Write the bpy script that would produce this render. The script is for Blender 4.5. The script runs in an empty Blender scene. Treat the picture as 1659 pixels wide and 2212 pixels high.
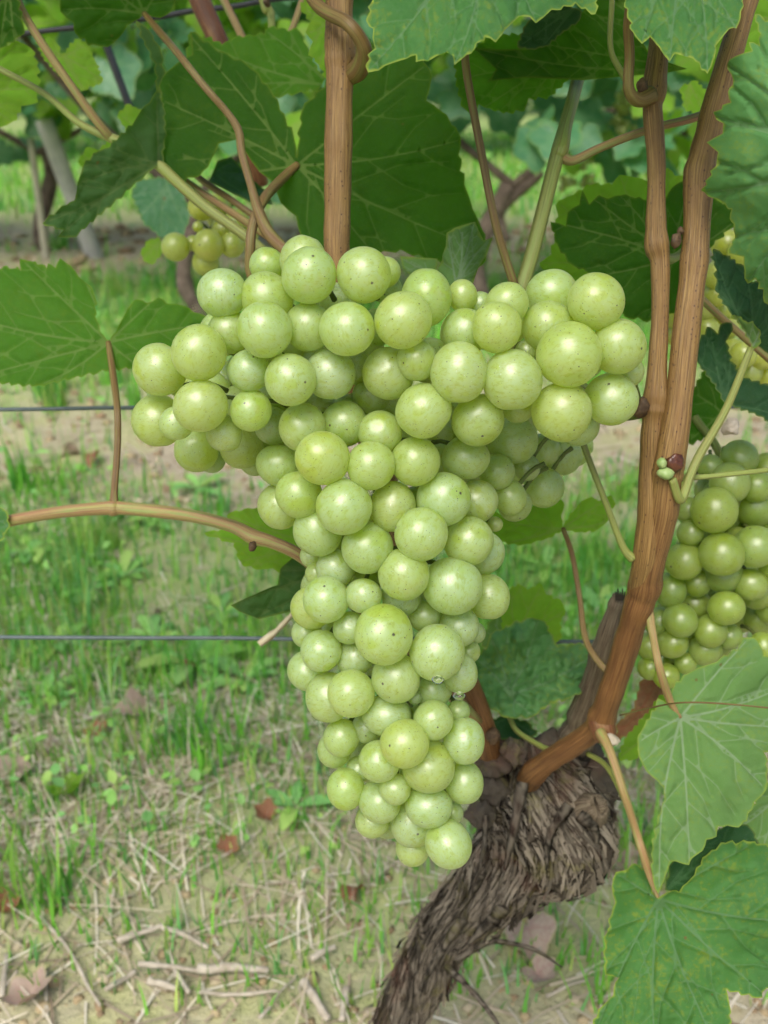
import bpy, math, random
import numpy as np
from mathutils import Vector, Matrix, Quaternion
from mathutils.geometry import delaunay_2d_cdt

# ------------------------------------------------------------------ camera, world, sun, exposure
S = bpy.context.scene
COL = S.collection
PITCH = math.radians(26.0)
CAMZ = 0.57
F = 2080.0                      # focal length in picture units (picture is 1659 x 2212 units)
W0, H0 = 1659.0, 2212.0
cam_data = bpy.data.cameras.new("camera")
cam = bpy.data.objects.new("camera", cam_data)
COL.objects.link(cam)
cam.location = (0, 0, CAMZ)
cam.rotation_euler = (math.pi / 2 - PITCH, 0, 0)
cam_data.sensor_fit = 'VERTICAL'
cam_data.angle = 2 * math.atan(H0 / 2 / F)
cam_data.clip_start = 0.01
cam_data.clip_end = 500
cam_data.dof.use_dof = True
cam_data.dof.focus_distance = 0.285
APERTURE_DIAMETER = 0.0019
cam_data.dof.aperture_fstop = (cam_data.lens / 1000.0) / APERTURE_DIAMETER
S.camera = cam

SUN_EL, SUN_AZ = math.radians(55), math.radians(200)   # azimuth measured from +Y clockwise: from behind the viewer
world = bpy.data.worlds.new("World")
S.world = world
world.use_nodes = True
wn = world.node_tree
bg = wn.nodes["Background"]
sky = wn.nodes.new("ShaderNodeTexSky")
sky.sky_type = 'NISHITA'
sky.sun_disc = False
sky.sun_elevation = SUN_EL
sky.sun_rotation = SUN_AZ
sky.air_density = 1.0
sky.dust_density = 3.0
sky.ozone_density = 1.0
wn.links.new(sky.outputs[0], bg.inputs[0])
bg.inputs[1].default_value = 0.065
sd = bpy.data.lights.new("sun", 'SUN')
sd.energy = 1.5
sd.angle = math.radians(36)
sd.color = (1.0, 0.96, 0.88)
sun = bpy.data.objects.new("sun", sd)
COL.objects.link(sun)
sdir = Vector((math.sin(SUN_AZ) * math.cos(SUN_EL), math.cos(SUN_AZ) * math.cos(SUN_EL), math.sin(SUN_EL)))
sun.rotation_euler = sdir.to_track_quat('Z', 'Y').to_euler()
S.view_settings.view_transform = 'Standard'
S.view_settings.look = 'None'
S.view_settings.exposure = 1.2
S.view_settings.gamma = 1.0
S.render.engine = 'CYCLES'
S.cycles.use_denoising = True
S.cycles.max_bounces = 16
S.cycles.diffuse_bounces = 5
S.cycles.glossy_bounces = 2
S.cycles.transmission_bounces = 14
S.cycles.use_adaptive_sampling = True
S.cycles.adaptive_threshold = 0.03
S.cycles.transparent_max_bounces = 8
S.cycles.sample_clamp_indirect = 4.0

rng = np.random.default_rng(7)
random.seed(7)
CP, SP = math.cos(PITCH), math.sin(PITCH)

# ------------------------------------------------------------------ helpers
def P(x, y, d):
    """picture units + distance along the viewing axis -> place in the vineyard (metres)"""
    u = (x - W0 / 2) / F * d
    t = (y - H0 / 2) / F
    return Vector((u, d * (CP - t * SP), CAMZ - d * (SP + t * CP)))

def PA(x, y, d):
    t = (y - H0 / 2) / F
    return np.stack([(x - W0 / 2) / F * d, d * (CP - t * SP), CAMZ - d * (SP + t * CP)], 1)

def G(x, y, z=0.0):
    """place on the ground seen at x, y"""
    t = (y - H0 / 2) / F
    return P(x, y, (CAMZ - z) / (SP + t * CP))

def AY(x, y, Y):
    t = (y - H0 / 2) / F
    return P(x, y, Y / (CP - t * SP))

def _hash(ix, iy, iz, seed):
    h = (ix * 374761393 + iy * 668265263 + iz * 2147483647 + seed * 1274126177) & 0xFFFFFFFF
    h = ((h ^ (h >> 13)) * 1274126177) & 0xFFFFFFFF
    h = (h ^ (h >> 16)) & 0xFFFFFFFF
    return h.astype(np.float64) / 4294967295.0

def vnoise(x, y, z=0.0, seed=0):
    x = np.asarray(x, float); y = np.asarray(y, float); z = np.asarray(z, float) + np.zeros_like(x)
    ix, iy, iz = np.floor(x).astype(np.int64), np.floor(y).astype(np.int64), np.floor(z).astype(np.int64)
    fx, fy, fz = x - ix, y - iy, z - iz
    fx, fy, fz = [f * f * (3 - 2 * f) for f in (fx, fy, fz)]
    r = 0
    for dx in (0, 1):
        for dy in (0, 1):
            for dz in (0, 1):
                w = (fx if dx else 1 - fx) * (fy if dy else 1 - fy) * (fz if dz else 1 - fz)
                r = r + w * _hash(ix + dx, iy + dy, iz + dz, seed)
    return r * 2 - 1

def fbm(x, y, z=0.0, seed=0, octv=4):
    a, s, t = 1.0, 0, 0
    for k in range(octv):
        s = s + a * vnoise(x * 2 ** k, y * 2 ** k, np.asarray(z) * 2 ** k, seed + k)
        t += a; a *= 0.5
    return s / t

def mesh_np(name, V, faces, mat, smooth=True):
    """faces: array (n,3) or (n,4)"""
    me = bpy.data.meshes.new(name)
    V = np.asarray(V, np.float32); faces = np.asarray(faces, np.int32)
    k = faces.shape[1]
    me.vertices.add(len(V)); me.vertices.foreach_set("co", V.ravel())
    me.loops.add(faces.size); me.loops.foreach_set("vertex_index", faces.ravel())
    me.polygons.add(len(faces))
    me.polygons.foreach_set("loop_start", np.arange(0, faces.size, k, dtype=np.int32))
    if smooth:
        me.polygons.foreach_set("use_smooth", np.ones(len(faces), bool))
    me.update(calc_edges=True)
    if mat: me.materials.append(mat)
    return me

def fattr(me, name, vals):
    a = me.attributes.new(name, 'FLOAT', 'POINT')
    a.data.foreach_set("value", np.asarray(vals, np.float32))

def cattr(me, name, rgb):
    a = me.attributes.new(name, 'FLOAT_COLOR', 'POINT')
    c = np.ones((len(rgb), 4), np.float32); c[:, :3] = rgb
    a.data.foreach_set("color", c.ravel())

def link(name, data, parent=None, label=None, cat=None, group=None, kind=None):
    o = bpy.data.objects.new(name, data)
    COL.objects.link(o)
    if parent is not None:
        o.parent = parent
        o.matrix_parent_inverse = Matrix.Translation(-root_loc(parent))
    if label: o["label"] = label
    if cat: o["category"] = cat
    if group: o["group"] = group
    if kind: o["kind"] = kind
    return o

def root_loc(o):
    """world location of an unrotated, unscaled parent"""
    l = Vector((0, 0, 0))
    while o is not None:
        l = l + o.location + (o.matrix_parent_inverse.translation if o.parent else Vector((0, 0, 0)))
        o = o.parent
    return l

def thing(name, loc, label, cat, group=None):
    o = link(name, None, None, label, cat, group)
    o.location = loc
    o.empty_display_size = 0.02
    return o

def smooth_path(pts, step=6):
    """Catmull-Rom through rows of numbers"""
    p = np.asarray(pts, float)
    if len(p) < 3:
        t = np.linspace(0, 1, step * 2)[:, None]
        return p[0] * (1 - t) + p[1] * t
    q = np.vstack([2 * p[0] - p[1], p, 2 * p[-1] - p[-2]])
    out = []
    for i in range(len(p) - 1):
        a, b, c, d = q[i:i + 4]
        for t in np.linspace(0, 1, step, endpoint=False):
            out.append(0.5 * ((2 * b) + (-a + c) * t + (2 * a - 5 * b + 4 * c - d) * t * t + (-a + 3 * b - 3 * c + d) * t ** 3))
    out.append(p[-1])
    return np.array(out)

def tube_np(C, R, sides=10, ridge=0.0, cap=True):
    """C (n,3) centres, R (n,) radii -> V, F, u, v"""
    n = len(C)
    T = np.gradient(C, axis=0); T /= np.linalg.norm(T, axis=1)[:, None] + 1e-12
    up = np.array([0.0, 0, 1]) if abs(T[0][2]) < 0.9 else np.array([1.0, 0, 0])
    N = np.cross(T[0], up); N /= np.linalg.norm(N)
    V = []; dist = 0; vv = []
    for i in range(n):
        N = N - T[i] * np.dot(N, T[i]); N /= np.linalg.norm(N)
        B = np.cross(T[i], N)
        if i: dist += np.linalg.norm(C[i] - C[i - 1])
        a = np.arange(sides) / sides * 2 * np.pi
        rr = R[i] * (1 + ridge * np.cos(a * 9))
        V.append(C[i] + rr[:, None] * (np.cos(a)[:, None] * N + np.sin(a)[:, None] * B)); vv += [dist] * sides
    V = np.vstack(V)
    i, j = np.meshgrid(np.arange(n - 1), np.arange(sides), indexing='ij')
    a = i * sides + j; b = i * sides + (j + 1) % sides
    Fq = np.stack([a, b, b + sides, a + sides], -1).reshape(-1, 4)
    u = np.tile(np.arange(sides) / sides, n)
    if cap:
        V = np.vstack([V, C[0] - T[0] * R[0] * .3, C[-1] + T[-1] * R[-1] * .3])
        k = n * sides
        j = np.arange(sides)
        c0 = np.stack([np.full(sides, k), (j + 1) % sides, j, np.full(sides, k)], -1)
        c1 = np.stack([np.full(sides, k + 1), k - sides + j, k - sides + (j + 1) % sides, np.full(sides, k + 1)], -1)
        Fq = np.vstack([Fq, c0, c1]); u = np.append(u, [0, 0]); vv = vv + [0, dist]
    return V, Fq, u, np.array(vv)

def quads_mesh(name, V, Fq, mat, smooth=True):
    me = bpy.data.meshes.new(name)
    me.from_pydata([tuple(v) for v in V], [], [tuple(f[:3]) if f[0] == f[3] else tuple(f) for f in Fq.tolist()])
    if smooth: me.polygons.foreach_set("use_smooth", np.ones(len(me.polygons), bool))
    me.materials.append(mat)
    return me

def stem(name, pts, mat, parent, sides=10, step=7, ridge=0.0, label=None, wobble=0.0, tint=None):
    """pts rows: x, y, distance, radius (picture units)"""
    p = smooth_path(pts, step)
    C = PA(p[:, 0], p[:, 1], p[:, 2]); R = p[:, 3] * p[:, 2] / F
    if wobble:
        s = np.arange(len(R)) * .35
        R = R * (1 + wobble * vnoise(s, s * 0 + pts[0][0], 0, 3))
    V, Fq, u, v = tube_np(C, R, sides, ridge)
    me = quads_mesh(name, V, Fq, mat)
    ang = u * 2 * np.pi
    fattr(me, "su", np.sin(ang)); fattr(me, "cu", np.cos(ang)); fattr(me, "along", v)
    if tint:
        ty = np.append(np.repeat(p[:, 1], sides), [p[0, 1], p[-1, 1]])
        fattr(me, "tint", np.clip((ty - tint[0]) / (tint[1] - tint[0]), 0, 1))
    return link(name, me, parent, label)

# ------------------------------------------------------------------ materials
def newmat(name):
    m = bpy.data.materials.new(name); m.use_nodes = True
    nt = m.node_tree
    for n in list(nt.nodes): nt.nodes.remove(n)
    out = nt.nodes.new("ShaderNodeOutputMaterial")
    return m, nt, out

class NB:
    def __init__(s, nt): s.nt = nt
    def n(s, t, **kw):
        x = s.nt.nodes.new(t)
        for k, v in kw.items(): setattr(x, k, v)
        return x
    def set(s, sock, v):
        if hasattr(v, 'is_output') or isinstance(v, bpy.types.NodeSocket): s.nt.links.new(v, sock)
        else: sock.default_value = v
    def math(s, op, a, b=0.0, c=None):
        x = s.n("ShaderNodeMath", operation=op); s.set(x.inputs[0], a); s.set(x.inputs[1], b)
        if c is not None: s.set(x.inputs[2], c)
        return x.outputs[0]
    def noise(s, vec, scale, detail=3, rough=.55, dist=0.0):
        x = s.n("ShaderNodeTexNoise"); s.set(x.inputs["Vector"], vec); x.inputs["Scale"].default_value = scale
        x.inputs["Detail"].default_value = detail; x.inputs["Roughness"].default_value = rough; x.inputs["Distortion"].default_value = dist
        return x.outputs["Fac"]
    def voro(s, vec, scale, feature='F1'):
        x = s.n("ShaderNodeTexVoronoi", feature=feature); s.set(x.inputs["Vector"], vec); x.inputs["Scale"].default_value = scale
        return x
    def rng(s, v, a, b, c=0.0, d=1.0, smooth=True):
        x = s.n("ShaderNodeMapRange"); x.interpolation_type = 'SMOOTHSTEP' if smooth else 'LINEAR'
        s.set(x.inputs[0], v)
        for k, q in zip((1, 2, 3, 4), (a, b, c, d)): s.set(x.inputs[k], q)
        return x.outputs[0]
    def mix(s, f, a, b):
        x = s.n("ShaderNodeMix", data_type='RGBA'); s.set(x.inputs[0], f)
        s.set(x.inputs[6], a if not isinstance(a, tuple) else (*a, 1)); s.set(x.inputs[7], b if not isinstance(b, tuple) else (*b, 1))
        return x.outputs[2]
    def attr(s, name):
        return s.n("ShaderNodeAttribute", attribute_name=name)
    def comb(s, a, b, c):
        x = s.n("ShaderNodeCombineXYZ"); s.set(x.inputs[0], a); s.set(x.inputs[1], b); s.set(x.inputs[2], c); return x.outputs[0]
    def vadd(s, a, b, op='ADD'):
        x = s.n("ShaderNodeVectorMath", operation=op); s.set(x.inputs[0], a); s.set(x.inputs[1], b); return x.outputs[0]
    def bump(s, h, strength=.3, dist=.001):
        x = s.n("ShaderNodeBump"); s.set(x.inputs["Height"], h); x.inputs["Strength"].default_value = strength; x.inputs["Distance"].default_value = dist
        return x.outputs[0]
    def link(s, a, b): s.nt.links.new(a, b)

def grape_mat(name, skin_a, skin_b, bloom, bloom_amt=.6, sss=1.0, warm=(.50, .44, .07), clear=.50, glow=(.96, 1.0, .24)):
    m, nt, out = newmat(name); b = NB(nt)
    tc = b.n("ShaderNodeTexCoord"); oi = b.n("ShaderNodeObjectInfo")
    r = oi.outputs["Random"]
    off = b.comb(b.math('MULTIPLY', r, 91.0), b.math('MULTIPLY', r, 37.0), b.math('MULTIPLY', r, 53.0))
    v = b.vadd(tc.outputs["Object"], off)
    n_big = b.noise(v, 1.3, 3)
    n_mid = b.noise(v, 3.5, 4, .65)
    n_fleck = b.noise(b.vadd(v, (1.0, 1.0, 2.6), 'MULTIPLY'), 5.5, 4, .66, .8)
    n_fine = b.noise(v, 38.0, 3, .7)
    skin = b.mix(b.rng(r, 0, 1, 0, 1, False), skin_a, skin_b)
    skin = b.mix(b.rng(n_big, .55, .78, 0, .40), skin, warm)
    skin = b.mix(b.math('MULTIPLY', b.rng(n_fleck, .53, .60), .28), skin, (.28, .31, .02))
    # bloom, rubbed away in flecks and, here and there, in a patch with a clear border
    fleck = b.rng(n_fleck, .53, .60)
    patch = b.rng(b.noise(v, .8, 2, .4), .635, .65)
    amt = b.math('MULTIPLY', b.rng(n_mid, .25, .65, .5, 1.0), b.math('SUBTRACT', 1.0, b.math('MULTIPLY', fleck, .65)))
    amt = b.math('MULTIPLY', amt, b.math('SUBTRACT', 1.0, b.math('MULTIPLY', patch, .55)))
    bl = b.math('MULTIPLY', amt, b.math('MULTIPLY', b.rng(b.math('FRACT', b.math('MULTIPLY', r, 7.31)), 0, 1, .75, 1.1), bloom_amt))
    # dark pores, reddish flecks and the scar at the flower end
    vo = b.voro(v, 4.6)
    sep = b.n("ShaderNodeSeparateColor"); b.link(vo.outputs["Color"], sep.inputs[0])
    th = b.math('MULTIPLY_ADD', b.math('POWER', sep.outputs[0], 4.0), .08, .055)
    dot = b.math('MULTIPLY', b.math('LESS_THAN', vo.outputs["Distance"], th), b.math('GREATER_THAN', sep.outputs[1], .4))
    vo2 = b.voro(v, 8.0)
    sep2 = b.n("ShaderNodeSeparateColor"); b.link(vo2.outputs["Color"], sep2.inputs[0])
    dot2 = b.math('MULTIPLY', b.math('LESS_THAN', vo2.outputs["Distance"], .125), b.math('GREATER_THAN', sep2.outputs[1], .5))
    d = b.n("ShaderNodeVectorMath", operation='DISTANCE'); b.link(tc.outputs["Object"], d.inputs[0]); d.inputs[1].default_value = (0, 0, -1)
    scar = b.rng(b.math('ADD', d.outputs["Value"], b.math('MULTIPLY', n_fine, .08)), .075, .11, 1, 0)
    marks = b.math('MAXIMUM', b.math('MAXIMUM', dot, b.math('MULTIPLY', dot2, .75)), scar)
    scr = b.rng(b.noise(b.vadd(v, (1.0, 1.0, .25), 'MULTIPLY'), 22, 1, .5), .73, .78)
    scr = b.math('MULTIPLY', scr, b.rng(n_big, .44, .52))
    h = b.math('ADD', b.math('MULTIPLY', n_fine, .25), b.math('MULTIPLY', n_fleck, .3))
    nrm = b.bump(h, .10, .0004)
    # juicy flesh under a thin skin
    p = b.n("ShaderNodeBsdfPrincipled")
    b.link(b.mix(b.math('MULTIPLY', marks, .9), b.mix(b.math('MULTIPLY', bl, .35), skin, bloom), (.06, .035, .015)), p.inputs["Base Color"])
    p.inputs["Subsurface Weight"].default_value = sss
    p.inputs["Subsurface Radius"].default_value = (1.0, 1.0, .5)
    p.inputs["Subsurface Scale"].default_value = .0120
    p.inputs["Sheen Weight"].default_value = .12; p.inputs["Specular IOR Level"].default_value = 1.0; p.inputs["Sheen Roughness"].default_value = .35; p.inputs["Sheen Tint"].default_value = (.75, .9, .5, 1)
    p.subsurface_method = 'RANDOM_WALK'
    p.inputs["IOR"].default_value = 1.42
    b.link(b.rng(bl, .0, bloom_amt, .30, .44, False), p.inputs["Roughness"])
    b.link(nrm, p.inputs["Normal"])
    p.inputs["Coat Weight"].default_value = .85; p.inputs["Coat Roughness"].default_value = .36; p.inputs["Coat IOR"].default_value = 1.75
    g = b.n("ShaderNodeBsdfTranslucent")
    b.link(b.mix(b.math('MULTIPLY', marks, .9), b.mix(b.math('MULTIPLY', fleck, .18), b.mix(.72, skin, glow), (.46, .47, .04)), (.06, .035, .015)), g.inputs["Color"]); b.link(nrm, g.inputs["Normal"])
    body = b.n("ShaderNodeMixShader"); body.inputs[0].default_value = clear
    b.link(p.outputs[0], body.inputs[1]); b.link(g.outputs[0], body.inputs[2])
    # waxy bloom and scratches lying on it
    w = b.n("ShaderNodeBsdfPrincipled")
    b.link(b.mix(scr, b.mix(b.math('MULTIPLY', marks, .9), bloom, (.06, .035, .015)), (.85, .9, .7)), w.inputs["Base Color"])
    w.inputs["Roughness"].default_value = .44
    w.inputs["Specular IOR Level"].default_value = 1.0
    w.inputs["Sheen Weight"].default_value = .1; w.inputs["Sheen Roughness"].default_value = .45; w.inputs["Sheen Tint"].default_value = (.8, .95, .85, 1)
    b.link(nrm, w.inputs["Normal"])
    w.inputs["Coat Weight"].default_value = .85; w.inputs["Coat Roughness"].default_value = .36; w.inputs["Coat IOR"].default_value = 1.75
    ms = b.n("ShaderNodeMixShader")
    b.link(b.math('MINIMUM', b.math('MAXIMUM', b.math('MULTIPLY', bl, .55), b.math('MULTIPLY', scr, .7)), 1.0), ms.inputs[0])
    b.link(body.outputs[0], ms.inputs[1]); b.link(w.outputs[0], ms.inputs[2])
    b.link(ms.outputs[0], out.inputs[0])
    return m

def leaf_mat(name, base, base2, mottle, vein, trans, tw=.42, rough=.42, spec=.45, vein_w=(3.6, 2.0), mot=.5, quilt=.45, scale=1.0, edge=.35):
    m, nt, out = newmat(name); b = NB(nt)
    tc = b.n("ShaderNodeTexCoord"); oi = b.n("ShaderNodeObjectInfo")
    r = oi.outputs["Random"]
    lc = b.attr("lp").outputs["Vector"]
    v = b.vadd(lc, b.comb(b.math('MULTIPLY', r, 31.0), b.math('MULTIPLY', r, 17.0), r))
    vm = b.attr("vm").outputs["Fac"]; vs = b.attr("vs").outputs["Fac"]
    n1 = b.noise(v, 5 * scale, 4, .6); n2 = b.noise(v, 45 * scale, 3, .6); n3 = b.noise(v, 140 * scale, 2, .6)
    cell = b.voro(b.vadd(v, b.comb(n2, n2, 0.0)), 34 * scale, 'DISTANCE_TO_EDGE').outputs["Distance"]
    net = b.rng(cell, .0, .09, 1, 0)
    col = b.mix(b.rng(n1, .3, .7), base, base2)
    col = b.mix(b.math('MULTIPLY', b.rng(b.math('ADD', b.math('MULTIPLY', n2, .6), b.math('MULTIPLY', n1, .4)), .5, .66), mot), col, mottle)
    main = b.rng(vm, vein_w[0] * .45, vein_w[0], 1, 0)
    sec = b.math('MULTIPLY', b.rng(vs, vein_w[1] * .2, vein_w[1], 1, 0), .7)
    vv = b.math('MAXIMUM', main, sec)
    vv = b.math('MAXIMUM', vv, b.math('MULTIPLY', net, .16))
    col = b.mix(vv, col, vein)
    col = b.mix(b.math('MULTIPLY', b.rng(b.attr("ed").outputs["Fac"], .5, 4.5, 1, 0), edge), col, (.34, .42, .05))
    col = b.mix(b.math('MULTIPLY', b.rng(n3, .66, .74), .35), col, (.08, .06, .02))
    sp = b.voro(v, 6.5 * scale); ss = b.n("ShaderNodeSeparateColor"); b.link(sp.outputs["Color"], ss.inputs[0])
    spot = b.math('MULTIPLY', b.rng(b.math('ADD', sp.outputs["Distance"], b.math('MULTIPLY', n2, .09)), .085, .11, 1, 0), b.math('GREATER_THAN', ss.outputs[0], .72))
    col = b.mix(b.math('MULTIPLY', spot, .85), col, (.16, .075, .03))
    dust = b.math('MULTIPLY', b.rng(b.noise(v, 220 * scale, 2, .6), .62, .72), .30)
    col = b.mix(dust, col, (.30, .40, .24))
    p = b.n("ShaderNodeBsdfPrincipled")
    b.link(col, p.inputs["Base Color"])
    b.link(b.rng(n2, .3, .7, rough - .08, rough + .12), p.inputs["Roughness"])
    p.inputs["Specular IOR Level"].default_value = spec
    h = b.math('ADD', b.math('MULTIPLY', b.rng(cell, 0, .3), .35), b.math('MULTIPLY', b.rng(vs, 0, 9), .9))
    h = b.math('ADD', h, b.math('MULTIPLY', n3, .12))
    b.link(b.bump(h, quilt, .0008), p.inputs["Normal"])
    t = b.n("ShaderNodeBsdfTranslucent")
    tcol = b.mix(b.math('MULTIPLY', vv, .6), b.mix(b.rng(n1, .3, .7), trans, tuple(x * .72 for x in trans)), tuple(x * .75 for x in trans))
    b.link(tcol, t.inputs[0])
    ms = b.n("ShaderNodeMixShader"); ms.inputs[0].default_value = tw
    b.link(p.outputs[0], ms.inputs[1]); b.link(t.outputs[0], ms.inputs[2])
    b.link(ms.outputs[0], out.inputs[0])
    return m

def stem_mat(name, a, c, streak=.6, dots=.6, rough=.5, freq=26, green=None):
    m, nt, out = newmat(name); b = NB(nt)
    su, cu, al = b.attr("su").outputs["Fac"], b.attr("cu").outputs["Fac"], b.attr("along").outputs["Fac"]
    oi = b.n("ShaderNodeObjectInfo")
    v = b.comb(su, cu, b.math('MULTIPLY_ADD', al, 5.0, b.math('MULTIPLY', oi.outputs["Random"], 40.0)))
    st = b.noise(v, freq * .22, 4, .7)
    st2 = b.noise(b.vadd(v, (1, 1, .5), 'MULTIPLY'), freq * .5, 2, .6)
    big = b.noise(b.comb(su, cu, b.math('MULTIPLY', al, 40.0)), 1.2, 3)
    col = b.mix(b.math('MULTIPLY', b.rng(st, .35, .65), streak), a, c)
    col = b.mix(b.math('MULTIPLY', b.rng(st2, .52, .62), streak * .7), col, tuple(x * .35 for x in c))
    if green: col = b.mix(b.math('MULTIPLY', b.rng(big, .48, .7), .75), col, green)
    vo = b.voro(b.comb(b.math('MULTIPLY', su, .006), b.math('MULTIPLY', cu, .006), al), 620)
    sep = b.n("ShaderNodeSeparateColor"); b.link(vo.outputs["Color"], sep.inputs[0])
    dt = b.math('MULTIPLY', b.math('LESS_THAN', vo.outputs["Distance"], .22), b.math('GREATER_THAN', sep.outputs[0], .55))
    col = b.mix(b.math('MULTIPLY', dt, dots), col, (.05, .02, .012))
    tn = b.attr("tint").outputs["Fac"]
    col = b.mix(b.math('MULTIPLY', tn, .75), col, b.mix(b.rng(st, .35, .65), (.21, .090, .028), (.09, .031, .011)))
    p = b.n("ShaderNodeBsdfPrincipled"); b.link(col, p.inputs["Base Color"])
    p.inputs["Roughness"].default_value = rough
    p.inputs["Specular IOR Level"].default_value = .4
    b.link(b.bump(b.math('ADD', st, b.math('MULTIPLY', st2, .8)), .5, .0007), p.inputs["Normal"])
    b.link(p.outputs[0], out.inputs[0])
    return m

def plain_mat(name, c1, c2, scale=40, rough=.7, bump=.4, detail=5, metallic=0.0, bd=.002):
    m, nt, out = newmat(name); b = NB(nt)
    tc = b.n("ShaderNodeTexCoord")
    n = b.noise(tc.outputs["Object"], scale, detail, .65)
    p = b.n("ShaderNodeBsdfPrincipled")
    b.link(b.mix(b.rng(n, .32, .68), c1, c2), p.inputs["Base Color"])
    p.inputs["Roughness"].default_value = rough; p.inputs["Metallic"].default_value = metallic
    b.link(b.bump(n, bump, bd), p.inputs["Normal"])
    b.link(p.outputs[0], out.inputs[0])
    return m

def vcol_mat(name, rough=.6, tw=0.0, spec=.3):
    m, nt, out = newmat(name); b = NB(nt)
    c = b.attr("col").outputs["Color"]
    p = b.n("ShaderNodeBsdfPrincipled"); b.link(c, p.inputs["Base Color"]); p.inputs["Roughness"].default_value = rough
    p.inputs["Specular IOR Level"].default_value = spec
    if tw:
        t = b.n("ShaderNodeBsdfTranslucent"); b.link(c, t.inputs[0])
        ms = b.n("ShaderNodeMixShader"); ms.inputs[0].default_value = tw
        b.link(p.outputs[0], ms.inputs[1]); b.link(t.outputs[0], ms.inputs[2]); b.link(ms.outputs[0], out.inputs[0])
    else:
        b.link(p.outputs[0], out.inputs[0])
    return m

M_GRAPE = grape_mat("grape_skin", (.38, .57, .035), (.46, .58, .045), (.48, .62, .46), .50)
M_GRAPE_SHADE = grape_mat("grape_skin_shaded", (.26, .40, .015), (.34, .44, .02), (.38, .50, .28), .34, clear=.46, glow=(.74, .84, .12), warm=(.40, .44, .04))  # darker skin: the shade on the right bunch is put into the colour
M_GRAPE_AMBER = grape_mat("grape_skin_ripe", (.42, .54, .03), (.52, .57, .035), (.46, .55, .35), .3, clear=.35, glow=(1.0, .95, .15))
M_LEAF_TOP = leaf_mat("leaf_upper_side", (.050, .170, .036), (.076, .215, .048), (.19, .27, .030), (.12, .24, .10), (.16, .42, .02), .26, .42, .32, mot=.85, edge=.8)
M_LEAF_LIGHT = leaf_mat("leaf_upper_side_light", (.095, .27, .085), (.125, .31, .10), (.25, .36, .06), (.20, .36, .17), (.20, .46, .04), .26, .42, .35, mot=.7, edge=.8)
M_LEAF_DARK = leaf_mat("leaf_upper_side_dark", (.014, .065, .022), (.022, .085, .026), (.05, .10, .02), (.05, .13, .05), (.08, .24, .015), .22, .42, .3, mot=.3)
M_LEAF_UNDER = leaf_mat("leaf_under_side", (.022, .075, .010), (.038, .110, .014), (.09, .15, .014), (.16, .24, .06), (.12, .36, .004), .5, .62, .15, mot=.4, quilt=.4)  # kept dark: shade from the canopy is put into the colour
M_LEAF_MID = leaf_mat("leaf_under_side_lit", (.060, .175, .016), (.080, .205, .022), (.15, .23, .02), (.18, .28, .07), (.16, .46, .006), .5, .6, .2, mot=.4, quilt=.4)  # lit copy of the underside, its light put into the brighter colour
M_LEAF_DULL = leaf_mat("leaf_under_side_dull", (.050, .115, .038), (.065, .135, .045), (.09, .14, .035), (.12, .18, .065), (.12, .32, .015), .42, .65, .2, mot=.35, quilt=.4)
M_LEAF_PALE = leaf_mat("leaf_under_side_pale", (.130, .265, .072), (.160, .305, .092), (.21, .32, .06), (.26, .37, .20), (.22, .46, .04), .30, .62, .22, mot=.65, quilt=.5, edge=.6)
M_LEAF_BRIGHT = leaf_mat("leaf_bright", (.19, .42, .030), (.24, .46, .038), (.34, .44, .03), (.28, .40, .08), (.30, .62, .02), .5, .55, .25, mot=.4)  # bright lime stands in for light shining through the leaves
M_LEAF_BG = leaf_mat("leaf_of_far_vine", (.052, .185, .085), (.080, .235, .105), (.14, .25, .05), (.12, .27, .12), (.16, .46, .03), .32, .36, .45, mot=.4, scale=.5)
M_CANE = stem_mat("ripe_cane", (.33, .205, .066), (.12, .054, .016), .8, .85, .45, 46, green=(.21, .115, .036))
M_CANE_RED = stem_mat("red_cane", (.20, .08, .034), (.085, .026, .011), .7, .5, .42, green=(.30, .18, .07))
M_SHOOT = stem_mat("green_red_shoot", (.30, .30, .085), (.34, .13, .085), .8, .15, .45, 14, green=(.22, .30, .08))
M_PETIOLE = stem_mat("green_petiole", (.24, .31, .07), (.22, .17, .05), .55, .12, .45, 12)
M_PETIOLE_BROWN = stem_mat("brown_petiole", (.20, .15, .045), (.16, .07, .03), .7, .12, .45, 12, green=(.20, .20, .05))
M_RACHIS = stem_mat("grape_stalk", (.14, .22, .04), (.12, .10, .03), .6, .3, .6, 12)
M_WIRE = plain_mat("coated_wire", (.055, .085, .088), (.085, .12, .12), 200, .42, .1)
M_WIREDARK = plain_mat("dark_wire", (.018, .022, .026), (.03, .035, .04), 200, .45, .1)
M_POST = plain_mat("weathered_post", (.42, .42, .40), (.55, .54, .50), 18, .85, .4)
M_STAKE = plain_mat("bamboo_stake", (.42, .40, .30), (.52, .48, .36), 30, .7, .3)
M_BGTRUNK = plain_mat("far_vine_bark", (.09, .065, .05), (.19, .14, .11), 45, .9, .7)
M_TWIG = plain_mat("grey_twig", (.34, .29, .22), (.52, .46, .37), 120, .85, .6, bd=.0008)
M_SCAR = plain_mat("cut_bud_scar", (.035, .010, .005), (.12, .04, .018), 300, .3, .6, bd=.0006)
M_BUD = plain_mat("green_bud", (.22, .34, .10), (.32, .42, .16), 300, .45, .3, bd=.0004)
M_DRYBUD = plain_mat("dry_bud", (.05, .03, .014), (.12, .07, .03), 400, .7, .6, bd=.0006)
M_DRYLEAF = leaf_mat("withered_leaf", (.24, .115, .06), (.33, .18, .10), (.17, .085, .055), (.30, .12, .07), (.40, .14, .04), .2, .6, .25, mot=.6)
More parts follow.
